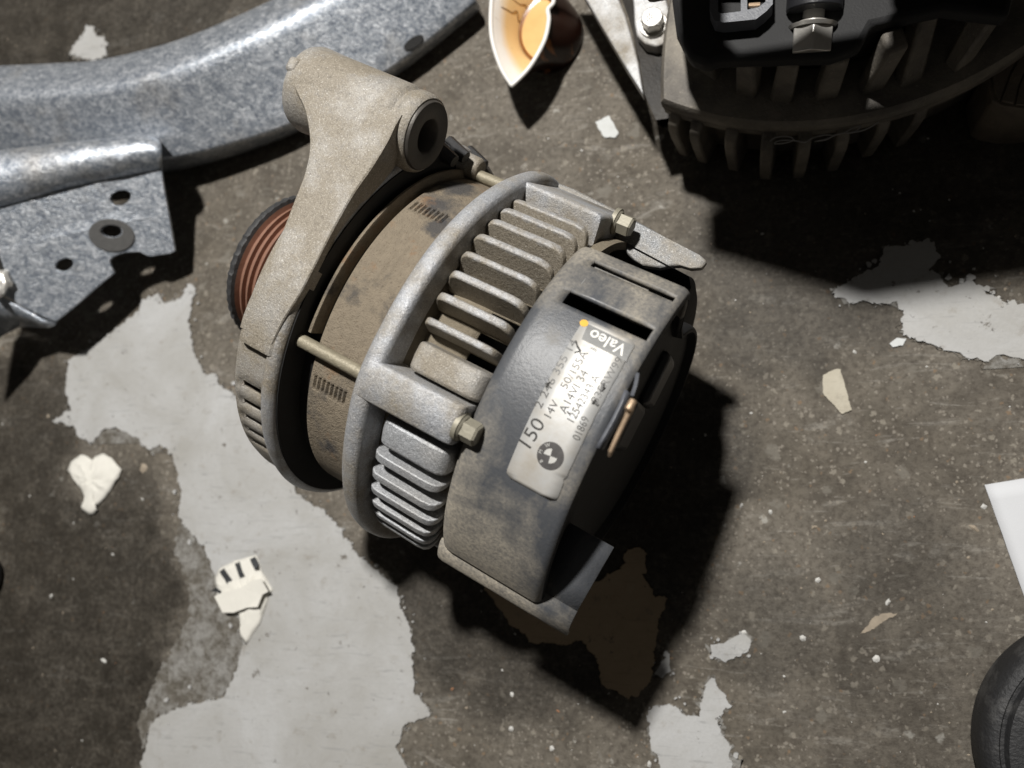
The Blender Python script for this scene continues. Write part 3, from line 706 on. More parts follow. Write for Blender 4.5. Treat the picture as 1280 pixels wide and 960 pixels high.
# brass strap standing off the rear face
pa, pb = [(RM.T@(np.array(v)-CAM)) for v in ((0, 0, 0), (0, 0, 0))]
def on_local(px, py, s):
    """point of the plane x = s (alternator local) seen at a pixel"""
    a = A_W; d = RM@np.array([(px-CX)/F, (py-CY)/F, 1]); t = ((CW-CAM)@a+s)/(d@a); Pw = CAM+d*t-CW
    l = np.cross([0, 0, 1.], a); return Vector((s, Pw@l, Pw[2]))
pts = [on_local(790, 503, .0765), on_local(783, 520, .0765), on_local(772, 543, .0765), on_local(762, 565, .0765)]
bm = bmesh.new(); rows = []
for p, wd in zip(pts, (.0009, .0005, .0005, .0004)): rows.append([p+Vector((-wd, 0, 0)), p+Vector((wd, 0, 0)), p+Vector((wd, -.0012, -.0022)), p+Vector((-wd, -.0012, -.0022))])
g = loft(bm, rows, True); bm.faces.new(g[0]); bm.faces.new(g[-1])
rod(bm, pts[0]+Vector((0, .0006, -.0006)), pts[0]+Vector((0, -.0020, .0002)), .0009, 12)
part('terminal_strap', bm, M['brass'], bevel=.0003)

# --- skirt below the cover
bm = bmesh.new()
rows = []
def sky(y):                                          # level of the leaf: rolled down along its outer edge
    e = max(0, (-54.2)-y)
    return 35.0-.16*e-.105*e*e
for s, dy in ((33.6, 1.0), (34.2, .4), (36, 0), (50, .1), (66, .2), (80.3, .4)):
    rows.append([Vector((s*mm, (y+(dy if y < -55 else 0))*mm, sky(y)*mm)) for y in (-50.5, -52.5, -53.6, -55.5, -56.8, -58.0, -58.9, -59.5)]+[Vector((s*mm, (-59.6+dy)*mm, 29.0*mm))])
loft(bm, rows); sk = part('skirt', bm, M['cover'], smooth=50, solid=.0012)
bm = bmesh.new(); rows = [[Vector((s*mm, y*mm, 34.9*mm)) for y in (-50.6, -44, -36, -29.2)] for s in (62, 72, 80.2)]
for r_ in rows[2:]:
    for k_, v in enumerate(r_): v.x += .0004*k_
loft(bm, rows); part('skirt_leaf', bm, M['cover'], sk, smooth=45, solid=.0012)
# --- nameplate with its print
RL = .0658
bm = bmesh.new(); cols = []
u0, u1, s0, s1, rc = -20.6, 21.6, 50.2, 65.9, 1.7
for k in range(57):
    u = u0+(u1-u0)*k/56; du = min(u-u0, u1-u)*RL*rad(1)/mm
    e = rc-math.sqrt(max(0, rc*rc-(rc-min(du, rc))**2)) if du < rc else 0
    tear = .35*max(0, mnoise.noise((u*.35, 0, 3)))+(.5 if abs(u+14.6) < .5 else 0)
    cols.append([cyl3((s0+e+(s1-e-tear-s0-e)*t)*mm, RL, u) for t in (0, .25, .5, .75, 1)])
loft(bm, cols); plate = part('nameplate', bm, M['label'], alt, solid=.0002, smooth=40)
def wrap(bm, u_mm, s_mm, ang, lift=.00006):
    """flat print (x right, y up, mm) onto the plate; u along the plate, text up towards the front"""
    ca, sa = math.cos(ang), math.sin(ang)
    for v in bm.verts:
        x, y = v.co.x, v.co.y; x, y = x*ca-y*sa, x*sa+y*ca
        v.co = cyl3((s_mm-y)*mm, RL+lift, math.degrees((u_mm+x)*mm/RL))
def text(s, u, sx, size, ang=0, mat='ink', lift=.00006, bold=0, cond=1.0, width=None, centre=False):
    c = bpy.data.curves.new('lettering', 'FONT'); c.body = s; c.size = size; c.offset = bold; c.resolution_u = 3
    if centre: c.align_x = 'CENTER'; c.align_y = 'CENTER'
    o = bpy.data.objects.new('lettering', c); COL.objects.link(o)
    me = bpy.data.meshes.new_from_object(o); bpy.data.objects.remove(o)
    bm = bmesh.new(); bm.from_mesh(me); bpy.data.meshes.remove(me)
    if width and bm.verts:
        xs = [v.co.x for v in bm.verts]; cond = width/(max(xs)-min(xs))
    for v in bm.verts: v.co.x *= cond
    wrap(bm, u, sx, ang, lift)
    return part('lettering', bm, M[mat], plate, smooth=0)
def uv(px, py):
    d = RM@np.array([(px-CX)/F, (py-CY)/F, 1]); o = CAM-CW; l = np.cross([0, 0, 1.], A_W); up = np.array([0, 0, 1.])
    o2, d2 = np.array([o@l, o@up]), np.array([d@l, d@up]); a, b, c = d2@d2, o2@d2, o2@o2-RL*RL
    t = (-b-math.sqrt(b*b-a*c))/a; Pp = o+d*t
    return math.atan2(Pp@l, Pp@up)*RL/mm, (Pp@A_W)/mm
def line(s, p, q, size, **k):
    (ua, sa), (ub, sb) = uv(*p), uv(*q)
    return text(s, ua, sa, size, ang=math.atan2(-(sb-sa), ub-ua), width=math.hypot(ub-ua, sb-sa), **k)
line('150', (660, 566), (679, 535), 5.6)
line('2 246 355 14', (676, 512), (722, 428), 3.1)
line('14V    50/155A', (687, 526), (734, 444), 3.1)
line('A14VI 34', (707, 518), (736, 466), 3.3)
line('12542343 A', (716, 531), (749, 474), 3.1)
line('01869', (724, 552), (737, 524), 3.1)
line('835RW99', (746, 506), (779, 450), 3.0)
def shape(pts, mat, lift, name='printed_mark'):
    bm = bmesh.new()
    vs = [bm.verts.new((x, y, 0)) for x, y in pts]; bm.faces.new(vs); bmesh.ops.triangulate(bm, faces=bm.faces[:])
    bmesh.ops.subdivide_edges(bm, edges=bm.edges[:], cuts=5, use_grid_fill=True)
    wrap(bm, 0, 0, 0, lift); return part(name, bm, M[mat], plate, smooth=0)
# maker's name on a grey block, read from the rear edge
c00, c10, c11, c01 = [Vector(uv(*p)) for p in ((783, 452), (727, 424), (735, 405), (791, 432))]
def blk(a, b): 
    q = c00.lerp(c10, a).lerp(c01.lerp(c11, a), b); return (q.x, -q.y)
shape([blk(a, b) for a, b in ((0, 0), (.25, 0), (.5, 0), (.75, 0), (1, 0), (1, .5), (1, 1), (.75, 1), (.5, 1), (.25, 1), (0, 1), (0, .5))], 'inkgrey', .00005)
ang = math.atan2(-(c10.y-c00.y), c10.x-c00.x)
o_ = blk(.08, .84)
text('Valeo', o_[0], -o_[1], 4.7, ang=ang, mat='white_print', lift=.0001, bold=.08, width=(c10-c00).length*.80)
o_ = blk(.62, -.45); text('ltex', blk(.62, -.15)[0], -blk(.62, -.15)[1], 1.3, ang=ang)
yu, ys = uv(730, 404); shape([(yu+1.1*math.cos(t*PI/5)*1.0, -ys+1.2*math.sin(t*PI/5)) for t in range(10)], 'yellow', .00008, 'yellow_dot')
# round emblem: dark ring, four quarters, three letters
ru, rs = uv(688, 570); R0 = 3.75
def disc(r, a0=0, a1=2*PI, n=32, inner=False, ro=rad(8)):
    p = [(ru+r*math.cos(a0+(a1-a0)*k/n+ro), -rs+r*math.sin(a0+(a1-a0)*k/n+ro)) for k in range(n if not inner else n+1)]
    return ([(ru, -rs)] if inner else [])+p
shape(disc(R0), 'emblem', .00005, 'emblem_disc')
shape(disc(1.95, rad(0), rad(90), 10, True), 'white_print', .00009, 'emblem_quarter')
shape(disc(1.95, rad(180), rad(270), 10, True), 'white_print', .00009, 'emblem_quarter')
for ch, an in (('B', 145), ('M', 93), ('W', 40)):
    t = rad(an); text(ch, ru+2.86*math.cos(t), rs-2.86*math.sin(t), 1.35, ang=t-PI/2, mat='white_print', lift=.0001, centre=True)
# pen ticks
def stroke(pp, r=.00022, mat='ink', name='pen_mark'):
    bm = bmesh.new(); pts = []
    for p in pp:
        u, s = uv(*p); pts.append(cyl3(s*mm, RL, math.degrees(u*mm/RL)))
    tube(bm, pts, r, 6); return part(name, bm, M[mat], plate)
stroke([(720, 426), (722, 434), (726, 440), (720, 440)]); stroke([(718, 441), (726, 438), (721, 431)])
stroke([(748, 507), (744, 503), (741, 505), (745, 500)], .0004); stroke([(756, 484), (752, 489), (754, 479)], .0005); stroke([(710, 516), (711, 515)], .0005); stroke([(682, 480), (687, 478), (683, 484)], .0003)
# grounding feet hidden below so the body rests on the floor
bm = bmesh.new(); lathe(bm, P((2, 69.6), (2, 70.4), (5, 70.4), (5, 69.6)), 176, 184, 4); part('casting_foot', bm, M['cast'], rb, solid=.0004)

# ------------------------------------------------------------------ galvanised crossmember
cross = empty('galvanised_crossmember', at(150, 130, 0))
tag(cross, 'curved galvanised steel crossmember with a drilled end plate', 'crossmember')
def cpart(name, bm, mat, parent=cross, **k):
    o = mk(name, bm, mat, parent, **k)
    if parent is cross: o.location = -cross.location
    return o
back = [(-140, 82), (-60, 78), (0, 74), (70, 71), (131, 66), (219, 44), (306, 9), (380, -28), (470, -85), (560, -150)]
crest = [(-140, 126), (-60, 123), (0, 120), (70, 116), (131, 109), (219, 85), (306, 48), (385, 8), (470, -45), (555, -105)]
low = [(-140, 225), (-60, 216), (0, 212), (70, 209), (131, 206), (206, 198), (280, 181), (372, 150), (486, 86), (596, 0)]
rows = []
def dz(px): return max(-.004, (300-px)/300*.013)
for (b, c, l) in zip(spline([(*p, 0) for p in back], 6), spline([(*p, 0) for p in crest], 6), spline([(*p, 0) for p in low], 6)):
    bb, cc, ll = at(b.x, b.y, .026+dz(b.x)), at(c.x, c.y, .040+dz(c.x)), at(l.x, l.y, .019+dz(l.x))
    bl = at(b.x, b.y, .006); 
    m1 = bb.lerp(cc, .35)+Vector((0, 0, .0012)); m2 = bb.lerp(cc, .74)+Vector((0, 0, .0016)); m3 = cc.lerp(ll, .15)+Vector((0, 0, .0009)); m4 = cc.lerp(ll, .5); m5 = cc.lerp(ll, .9)
    out = (ll-cc); out.z = 0; out.normalize()
    lb = ll+Vector((0, 0, -.004))-out*.0004
    bk = Vector((bb.x, bb.y, .002))-out*.0006
    lbb = Vector((ll.x, ll.y, .002))-out*.004
    rows.append([bk, bb, m1, m2, cc, m3, m4, m5, ll, ll.lerp(lb, .5)+out*.0003, lb, lbb])
bm = bmesh.new(); loft(bm, rows); BT = BVHTree.FromBMesh(bm); beam = cpart('beam', bm, M['galv'], smooth=50, solid=.0015)
sm = beam.modifiers.new('sub', 'SUBSURF'); sm.levels = 1; sm.render_levels = 1
# the hole in the beam's lower face
bm = bmesh.new(); hv = []
for t in range(20):
    px_, py_ = 517+12*math.cos(t*PI/10)-2*math.sin(t*PI/10), 53+8*math.sin(t*PI/10)-5*math.cos(t*PI/10)
    d_ = Vector(RM@np.array([(px_-CX)/F, (py_-CY)/F, 1])).normalized()
    h_, nr_, _, _ = BT.ray_cast(Vector(CAM), d_)
    if h_ is not None: hv.append(bm.verts.new(h_-d_*.0005))
bm.faces.new(hv)
cpart('beam_hole', bm, M['hollow'], beam, smooth=0, solid=.0003, off=0)
# end plate
A3, B3, C3 = at(201, 204, .0345), at(219, 315, .0175), at(70, 402, .028)
pn = (B3-A3).cross(C3-A3).normalized()
if pn.z < 0: pn = -pn
e1 = (Vector((1, 0, 0))-pn*pn.x).normalized(); e2 = pn.cross(e1)
def onp(px, py):
    d = Vector(RM@np.array([(px-CX)/F, (py-CY)/F, 1])); o = Vector(CAM); t = (A3-o).dot(pn)/d.dot(pn); q = o+d*t-A3
    return (q.dot(e1), q.dot(e2))
def ell(cx, cy, rx, ry, an=0, n=20):
    return [onp(cx+rx*math.cos(t)*math.cos(an)-ry*math.sin(t)*math.sin(an), cy+rx*math.cos(t)*math.sin(an)+ry*math.sin(t)*math.cos(an)) for t in [2*PI*k/n for k in range(n)]]
out = [(-70, 246), (0, 236), (60, 226), (130, 215), (201, 203), (204, 230), (211, 268), (219, 314), (212, 317), (187, 321), (180, 318), (174, 315), (155, 316), (146, 319), (140, 322), (137, 326), (138, 330), (143, 341), (120, 360), (95, 382), (70, 402), (58, 398), (30, 384), (4, 370), (-70, 330)]
sq = [onp(*p) for p in ((137, 250), (139, 243), (146, 239), (156, 238), (163, 241), (163, 247), (159, 253), (152, 257), (143, 257))]
wh = ell(139, 289, 13, 7.5, .05)
s2 = ell(80, 331, 11.5, 7.5, -.35)
to3 = lambda a, b, w_: A3+e1*a+e2*b+pn*w_
bm = bmesh.new(); prism(bm, [onp(*p) for p in out], [sq, wh, s2], to3, .0024); pl = cpart('end_plate', bm, M['galv'], smooth=30, bevel=.0005)
bm = bmesh.new(); prism(bm, ell(140, 294, 29, 20.5, .15, 28), [ell(140, 289, 14, 8.2, .05)], lambda a, b, w_: to3(a, b, w_+.0008), .0012); cpart('weld_nut_ring', bm, M['washer'], pl, smooth=30, bevel=.0003)
# rolled lip joining the plate to the beam
lipr = []
for t in np.linspace(0, 1, 24):
    x = -70+(203+70)*t
    def L(pts): 
        return np.interp(x, [p[0] for p in pts], [p[1] for p in pts])
    y0, y1, y2, y3 = L([(-70, 272), (0, 258), (90, 232), (203, 210)]), L([(-70, 238), (0, 230), (100, 210), (203, 192)]), L([(-70, 212), (0, 204), (60, 194), (203, 178)]), L([(-70, 196), (0, 188), (120, 174), (203, 166)])
    e = max(0, (x-185)/18); wob = .0007*mnoise.noise((x*.03, 1, 2))
    zq = to3(*onp(x, y0+4), 0).z
    rw = [at(x, y0+4, zq-.0006), at(x, y0-5, zq+.0038+wob), at(x, y1, zq+.0085-.001*e+wob), at(x, y2+3*e, zq+.0095-.002*e), at(x-3*e, y3+4*e, zq+.0082-.004*e), at(x-4*e, y3-2+6*e, zq+.003-.005*e), at(x-5*e, y3+8, zq-.006)]
    lipr.append(rw)
bm = bmesh.new(); loft(bm, lipr); lp = cpart('rolled_lip', bm, M['galv'], pl, smooth=60, solid=.0015)
sm = lp.modifiers.new('sub', 'SUBSURF'); sm.levels = 1; sm.render_levels = 1
# lower turned-down flange of the plate
bm = bmesh.new()
rows = []
for (a, b, c) in zip([(-70, 332), (4, 371), (30, 385), (54, 399), (70, 403)], [(-70, 352), (0, 384), (26, 393), (46, 402), (62, 406)], [(-70, 440), (-10, 425), (5, 415), (24, 405), (40, 405)]):
    pa_ = to3(*onp(*a), -.0008); rows.append([pa_, at(*b, pa_.z-.004), at(*c, pa_.z-.011)])
loft(bm, rows); cpart('turned_flange', bm, M['galv'], pl, smooth=60, solid=.0018)
bm = bmesh.new(); c0 = to3(*onp(2, 352), .001)
for k in range(14):
    pass
bmesh.ops.create_icosphere(bm, subdivisions=3, radius=.0055, matrix=Matrix.Translation(c0)@Matrix.Diagonal((1, 1.5, .6, 1)))
for v in bm.verts:
    v.co += (v.co-c0)*.35*mnoise.noise(v.co*380)
cpart('weld_bead', bm, M['nut'], pl, smooth=60)
# hole behind the end of the plate
bm = bmesh.new(); bm.faces.new([bm.verts.new(to3(*onp(x, y), .0003)) for x, y in ((-20, 312), (0, 320), (5, 336), (7, 346), (-20, 352))]); cpart('plate_hole', bm, M['hollow'], pl, smooth=0, solid=.0006, off=0)

# ------------------------------------------------------------------ squeezed cup
base = at(690, 48, 0)
cup = empty('plastic_cup', base); tag(cup, 'squeezed white rimmed plastic cup stained with amber oil', 'cup')
rim = spline([(*p, 0) for p in ((640, 107), (626, 84), (615, 48), (614, 10), (620, -30), (640, -65), (668, -50), (688, -20), (692, 2), (685, 12), (686, 26), (680, 52), (662, 84), (640, 107))], 6)[:-1]
RZ = .0255
rimw = [at(p.x, p.y, RZ) for p in rim]
cen = sum(rimw, Vector())/len(rimw)
rows_o = []; N = len(rimw)
for z, k in ((RZ, 0), (RZ-.001, .02), (.018, .42), (.010, .78), (.004, .97), (.0006, 1.0), (.0002, .97)):
    row = []
    for i, p in enumerate(rimw):
        d = (p-cen); an = math.atan2(d.y, d.x)
        q = Vector((base.x+.0155*math.cos(an), base.y+.0175*math.sin(an), 0))
        r = Vector((p.x, p.y, 0)).lerp(q, k); r.z = z; row.append(r-base)
    rows_o.append(row)
rows_o = [[v for v in r] for r in rows_o]
bm = bmesh.new(); g = loft(bm, rows_o, True); bm.faces.new(g[-1])
mk('cup_wall', bm, M['cup_out'], cup, smooth=60)
inn = []
for z, k, sh in ((RZ-.0002, 0, .0010), (.022, .22, .0018), (.0165, .5, .002), (.010, .8, .002), (.0035, .95, .003)):
    row = []
    for i, p in enumerate(rimw):
        d = (p-cen); an = math.atan2(d.y, d.x)
        q = Vector((base.x+.0155*math.cos(an), base.y+.0175*math.sin(an), 0)); r = Vector((p.x, p.y, 0)).lerp(q, k)
        dd = Vector((cen.x, cen.y, 0)).lerp(base, k)-r; dd.z = 0; r = r+dd.normalized()*sh; r.z = z; row.append(r-base)
    inn.append(row)
bm = bmesh.new(); g = loft(bm, inn, True); bm.faces.new(g[-1]); mk('cup_inside', bm, M['cup_in'], cup, smooth=60)
bm = bmesh.new(); pts = [p-base for p in rimw]; pts += pts[:2]; tube(bm, pts, .0010, 10); mk('cup_rim', bm, M['cup'], cup, smooth=60)
bm = bmesh.new(); bm.faces.new([bm.verts.new(v+Vector((0, 0, .0012))) for v in [a.lerp(b, .5) for a, b in zip(inn[3], inn[4])]]); mk('oil_film', bm, M['oil'], cup, smooth=0)
M['oil_dark'] = plain('dark_oil_streak', (.22, .09, .025), .2, 0, .3, 300, .1, .5)
rs = random.Random(4); bm = bmesh.new()
for i_, (k0, k1) in enumerate(((19, .35), (22, .15))):
    pts = []
    for t in range(7):
        lvl_ = t/6*2.4; j0 = int(min(lvl_, 2)); fr = lvl_-j0; i0 = (k0+int(round(1.6*mnoise.noise((t*.9, i_*3.1, 0)))))%N
        p_ = inn[j0+1 if j0+1 < 4 else 3][i0].lerp(inn[min(j0+2, 4)][i0], min(fr, 1)); c_ = cen-base; c_.z = p_.z
        pts.append(p_+(c_-p_).normalized()*.0003)
    tube(bm, spline(pts, 3), .00014+.0001*rs.random(), 5)
mk('oil_streak', bm, M['oil_dark'], cup, smooth=60)
# darker rim of dried oil round the film
dr = [a_.lerp(b_, .35)+Vector((0, 0, .0006)) for a_, b_ in zip(inn[3], inn[4])]
bm = bmesh.new(); loft(bm, [dr, [v.lerp(sum(dr, Vector())/N, .10)-Vector((0, 0, .0003)) for v in dr]], True); mk('oil_tide_mark', bm, M['oil_dark'], cup, smooth=60)

# ------------------------------------------------------------------ second alternator standing at the top right
a2c = Vector((.0375, .235, 0))
a2 = empty('alternator', a2c); tag(a2, 'greasy dark alternator with bright hex nut and connector, top right', 'alternator')
def p2(name, bm, mat, parent=a2, **k):
    o = mk(name, bm, mat, parent, **k)
    if parent is a2: o.location = -a2c
    return o
def arc2(cy, R, x0=.0372, squash=1.0, n=96):
    return [Vector((x0+R*math.sin(2*PI*i/n), cy-R*math.cos(2*PI*i/n)*squash, 0)) for i in range(n)]
ringo = arc2(.2470, .1138); barso = arc2(.2082, .0670)
def lvl(L, z, cen=None, k=1.0):
    o = []
    c = sum(L, Vector())/len(L)
    for p in L:
        q = c+(p-c)*k; o.append(Vector((q.x, q.y, z)))
    return o
# clip the big ring to a rounded body (only the front arc follows it)
def body(off=0, z=0, y_front=.1332):
    o = []; hl = .0372-at(824, 136, .05).x
    for i in range(96):
        t = 2*PI*i/96; x = math.sin(t)*((.094 if math.sin(t) > 0 else hl)-off); y = math.cos(t)
        # front: big radius arc, back: ellipse
        if y > 0: yy = y_front+off+(.1138-math.sqrt(max(.1138**2-(x*1.0)**2, 0)))
        else: yy = None
        o.append((x, y, yy))
    res = []
    for x, y, yy in o:
        side = y_front+off+(.1138-math.sqrt(.1138**2-((.094 if x > 0 else hl)-off)**2))
        if yy is None: yy = side+(-y)*.11
        res.append(Vector((.0372+x, yy, z)))
    return res
rows = [body(.016, .0), body(.012, .004), body(.010, .030), body(.004, .036), body(.0015, .040), body(.0012, .0437), body(.0022, .0440), body(.0022, .0446), body(.0008, .0450), body(.0006, .0490), body(.0020, .0508), body(.0080, .0516)]
bm = bmesh.new(); g = loft(bm, rows, True); bm.faces.new(g[0]); bm.faces.new(g[-1][::-1]); hs = p2('lower_housing', bm, M['alt2'], smooth=40)
# side fins below the ring
for px, py in ((841, 166), (868, 176), (912, 187), (957, 199), (1004, 197), (1052, 187), (1103, 166), (1150, 150)):
    tip = at(px, py, .034); inw = (Vector((.0372, .247, 0))-Vector((tip.x, tip.y, 0))).normalized(); sd = Vector((-inw.y, inw.x, 0))
    bm = bmesh.new(); wd = .0022
    out = [(0, .0), (.0006, .0055), (.003, .0085), (.014, .0105), (.016, -.030), (.004, -.030), (.001, -.010)]
    A_ = [bm.verts.new(tip+inw*a+Vector((0, 0, z))-sd*(wd if a < .005 else wd*1.4)) for a, z in out]; B_ = [bm.verts.new(tip+inw*a+Vector((0, 0, z))+sd*(wd if a < .005 else wd*1.4)) for a, z in out]
    bm.faces.new(A_); bm.faces.new(B_[::-1])
    for i in range(len(out)): bm.faces.new((A_[i], B_[i], B_[(i+1) % len(out)], A_[(i+1) % len(out)]))
    p2('housing_fin', bm, M['alt2'], bevel=.0008)
# cage bars standing on the ring
top_pts = [((884, 97), (874, 50)), ((931, 122), (931, 82)), ((975, 130), (985, 82)), ((1032, 127), (1049, 78)), ((1090, 118), (1124, 62)), ((1140, 108), (1164, 20)), ((1205, 85), (1250, 20))]
for (bx, by), (tx, ty) in top_pts:
    p0, p1 = at(bx, by, .0505), at(tx, ty, .0740); inw = (Vector((.0372, .208, 0))-Vector((p0.x, p0.y, 0))).normalized(); sd = Vector((-inw.y, inw.x, 0))
    bm = bmesh.new(); k0, k1 = .0040, .0034
    vs = [p0-sd*k0, p0+sd*k0, p0+sd*k0+inw*.006, p0-sd*k0+inw*.006, p1-sd*k1, p1+sd*k1, p1+sd*k1+inw*.008, p1-sd*k1+inw*.008]
    add(bm, vs, [(0, 1, 2, 3), (4, 7, 6, 5), (0, 4, 5, 1), (1, 5, 6, 2), (2, 6, 7, 3), (3, 7, 4, 0)])
    p2('cage_bar', bm, M['alt2'], bevel=.0012)
# inner dark core
rows = [lvl(barso, .050, k=.80), lvl(barso, .074, k=.84)]
bm = bmesh.new(); g = loft(bm, rows, True); bm.faces.new(g[-1]); p2('rotor_core', bm, M['hollow'])
# top plastic cap above the bars
capo = [at(x, y, .079) for x, y in ((845, 38), (862, 72), (884, 80), (900, 74), (1040, 70), (1075, 58), (1090, 30), (1180, 10), (1262, 20))]
capo = capo+[Vector((.13, .30, .079)), Vector((-.02, .30, .079)), at(835, -40, .079)]
bm = bmesh.new(); prism(bm, [(p.x, p.y) for p in capo], [], lambda a, b, w_: Vector((a, b, .079+w_)), .007); p2('rear_cap', bm, M['matte_black'], bevel=.002)
bm = bmesh.new(); box(bm, -.004, .165, .216, .28, .060, .170); p2('unseen_tall_block', bm, M['matte_black'], bevel=.004)  # unseen body, size guessed to cast the tall shadow over cap and floor
bm = bmesh.new(); prism(bm, [(-.022, .116), (.024, .182), (.060, .172), (.165, .146), (.165, .110), (.046, .112), (.044, .127), (.0, .127), (-.002, .116)], [], lambda a, b, w_: Vector((a, .147-w_, b)), .020)  # unseen plate added and notched to shade cap and floor, nut left lit
box(bm, .150, .165, .167, .22, .115, .140); box(bm, -.018, -.004, .1671, .188, .117, .134); box(bm, .047, .1499, .1671, .20, .112, .140); p2('shade_plate', bm, M['alt2'], bevel=.002)  # added blocks stop light slipping past the plate
# connector with two sockets
z = .086
co = [(887, -40), (887, 12), (893, 26), (905, 28), (945, 24), (958, 14), (966, 5), (966, -40)]
h1 = [(897, -20), (897, 14), (902, 17), (926, 14), (926, -20)]; h2 = [(934, -20), (934, 12), (948, 9), (957, 2), (957, -20)]
def z2(L): return [(at(x, y, z).x, at(x, y, z).y) for x, y in L]
bm = bmesh.new(); prism(bm, z2(co), [z2(h1), z2(h2)], lambda a, b, w_: Vector((a, b, z+w_)), .006); con = p2('connector', bm, M['grey_plastic'], bevel=.0008)
bm = bmesh.new(); tube(bm, [at(936, 7, z-.003), at(950, 6, z-.003)], .0008, 8); p2('connector_pin', bm, M['brass'], con)
con.children[0].location = (0, 0, 0)
# stud with washer and hex nut, pointing at the viewer
zs = .0805; s_a = at(1018, 8, zs); d_ = (at(1014, 62, zs-.004)-s_a).normalized()
Lg = (at(1014, 62, zs-.004)-s_a).length
bm = bmesh.new(); rod(bm, s_a-d_*.01, s_a+d_*Lg*.6, .0034, 20); stud = p2('terminal_stud', bm, M['nut'])
bm = bmesh.new(); rod(bm, s_a-d_*.004, s_a+d_*.0015, .0088, 24); p2('stud_collar', bm, M['blackplastic'], stud, bevel=.0005)
bm = bmesh.new(); rod(bm, s_a+d_*Lg*.44, s_a+d_*Lg*.52, .0077, 28, .0070); rod(bm, s_a+d_*Lg*.36, s_a+d_*Lg*.43, .0050, 24); p2('washer', bm, M['nut'], stud)
bm = bmesh.new(); u0_ = d_.orthogonal().normalized(); upv = Vector((0, 0, 1)); ro_ = math.atan2(upv.dot(d_.cross(u0_)), upv.dot(u0_))
rod(bm, s_a+d_*Lg*.52, s_a+d_*Lg*1.12, .0069, 6, roll=ro_); p2('hex_nut', bm, M['nut'], stud, smooth=25, bevel=.0004)
# bright bracket on the left with its bolt
zb = .034
def flat(L, z): return [(at(x, y, z).x, at(x, y, z).y) for x, y in L]
bm = bmesh.new(); prism(bm, flat([(700, -60), (733, 0), (752, 33), (781, 82), (804, 118), (802, 104), (798, 78), (790, 48), (782, 20), (772, -5), (760, -60)], zb), [], lambda a, b, w_: Vector((a, b, zb+w_)), .006)
brk = p2('mounting_bracket', bm, M['alt2clean'], bevel=.0006)
bm = bmesh.new(); prism(bm, flat([(786, -40), (792, 5), (793, 28), (796, 44), (806, 54), (820, 58), (836, 52), (851, 50), (843, 40), (838, 22), (832, -5), (830, -40)], zb+.003), [], lambda a, b, w_: Vector((a, b, zb+.003+w_)), .008)
p2('bolt_pad', bm, M['alt2clean'], brk, bevel=.0006)
bm = bmesh.new()
rows = []
for (x, y), (x2, y2) in zip(((772, -40), (776, -5), (785, 20), (793, 48), (800, 78), (806, 118), (820, 150)), ((790, -40), (794, -2), (800, 30), (812, 62), (850, 66), (880, 100), (890, 140))):
    rows.append([at(x, y, zb-.001), at(x2, y2, zb-.004), at(x2+6, y2+4, .014), at(x+8, y+10, .012)])
loft(bm, rows, True); p2('bracket_flank', bm, M['alt2dark'], brk, smooth=40)
bp = at(817, 32, zb+.003); bm = bmesh.new(); rod(bm, bp, bp+Vector((0, 0, .0010)), .0056, 28); rod(bm, bp+Vector((0, 0, .001)), bp+Vector((0, 0, .0058)), .0046, 6, roll=.35); rod(bm, bp+Vector((0, 0, .0058)), bp+Vector((0, 0, .0062)), .0043, 20, .0040)
hb = p2('hex_bolt', bm, M['nut'], smooth=25, bevel=.0003)
for k in (0, 1):
    c = bpy.data.curves.new('lettering', 'FONT'); c.body = '8'; c.size = .0042; o = bpy.data.objects.new('lettering', c); COL.objects.link(o); me = bpy.data.meshes.new_from_object(o); bpy.data.objects.remove(o)
    bm = bmesh.new(); bm.from_mesh(me); bpy.data.meshes.remove(me)
    for v in bm.verts: v.co = bp+Vector((-.0024+v.co.y, .0002+k*.0020-v.co.x, .00625))
    p2('lettering', bm, M['washer'], hb, smooth=0)
# raised lip line and white scribble on the ring
def ringpt(px, py):
    return at(px, py, .0447)
scr = [(962, 176), (970, 171), (985, 170), (992, 174), (982, 178), (968, 179), (975, 175), (992, 175), (1006, 177), (1015, 172), (1030, 168), (1040, 169), (1032, 174), (1018, 176), (1030, 174), (1044, 168), (1056, 165), (1064, 160), (1075, 157), (1070, 163), (1058, 166), (1076, 163), (1088, 158), (1098, 152)]
bm = bmesh.new(); tube(bm, spline([at(x, y, .0432)+Vector((0, -.0004, .0004)) for x, y in scr], 4), .00025, 6); p2('chalk_scribble', bm, M['chalk'], hs)
# ------------------------------------------------------------------ grooved brown piece on the far right edge
gp = at(1290, 90, 0); go = empty('grooved_housing', gp); tag(go, 'dusty brown rounded housing with thin grooves at the right edge', 'housing')
z = .030
o1 = [(1232, 88), (1236, 108), (1240, 126), (1250, 132), (1275, 136), (1300, 136), (1420, 120), (1420, -30), (1330, -40), (1275, 30), (1250, 66)]
def rel(L, z): return [(at(x, y, z).x-gp.x, at(x, y, z).y-gp.y) for x, y in L]
bm = bmesh.new(); prism(bm, rel(o1, z), [], lambda a, b, w_: Vector((a, b, z+w_)), z-.001); mk('housing_shell', bm, M['brown_panel'], go, bevel=.0025, seg=3)
o2 = [[(1240, 92), (1245, 118), (1250, 124), (1262, 90), (1278, 62), (1262, 66)], [(1252, 125), (1268, 129), (1273, 106), (1284, 82), (1284, 60), (1280, 63), (1264, 92)], [(1270, 130), (1290, 131), (1330, 126), (1330, 60), (1287, 62), (1286, 82), (1275, 106)]]
for L in o2:
    bm = bmesh.new(); prism(bm, rel(L, z+.0012), [], lambda a, b, w_: Vector((a, b, z+.0012+w_)), .0014); mk('panel', bm, M['brown_panel'], go, bevel=.0003)

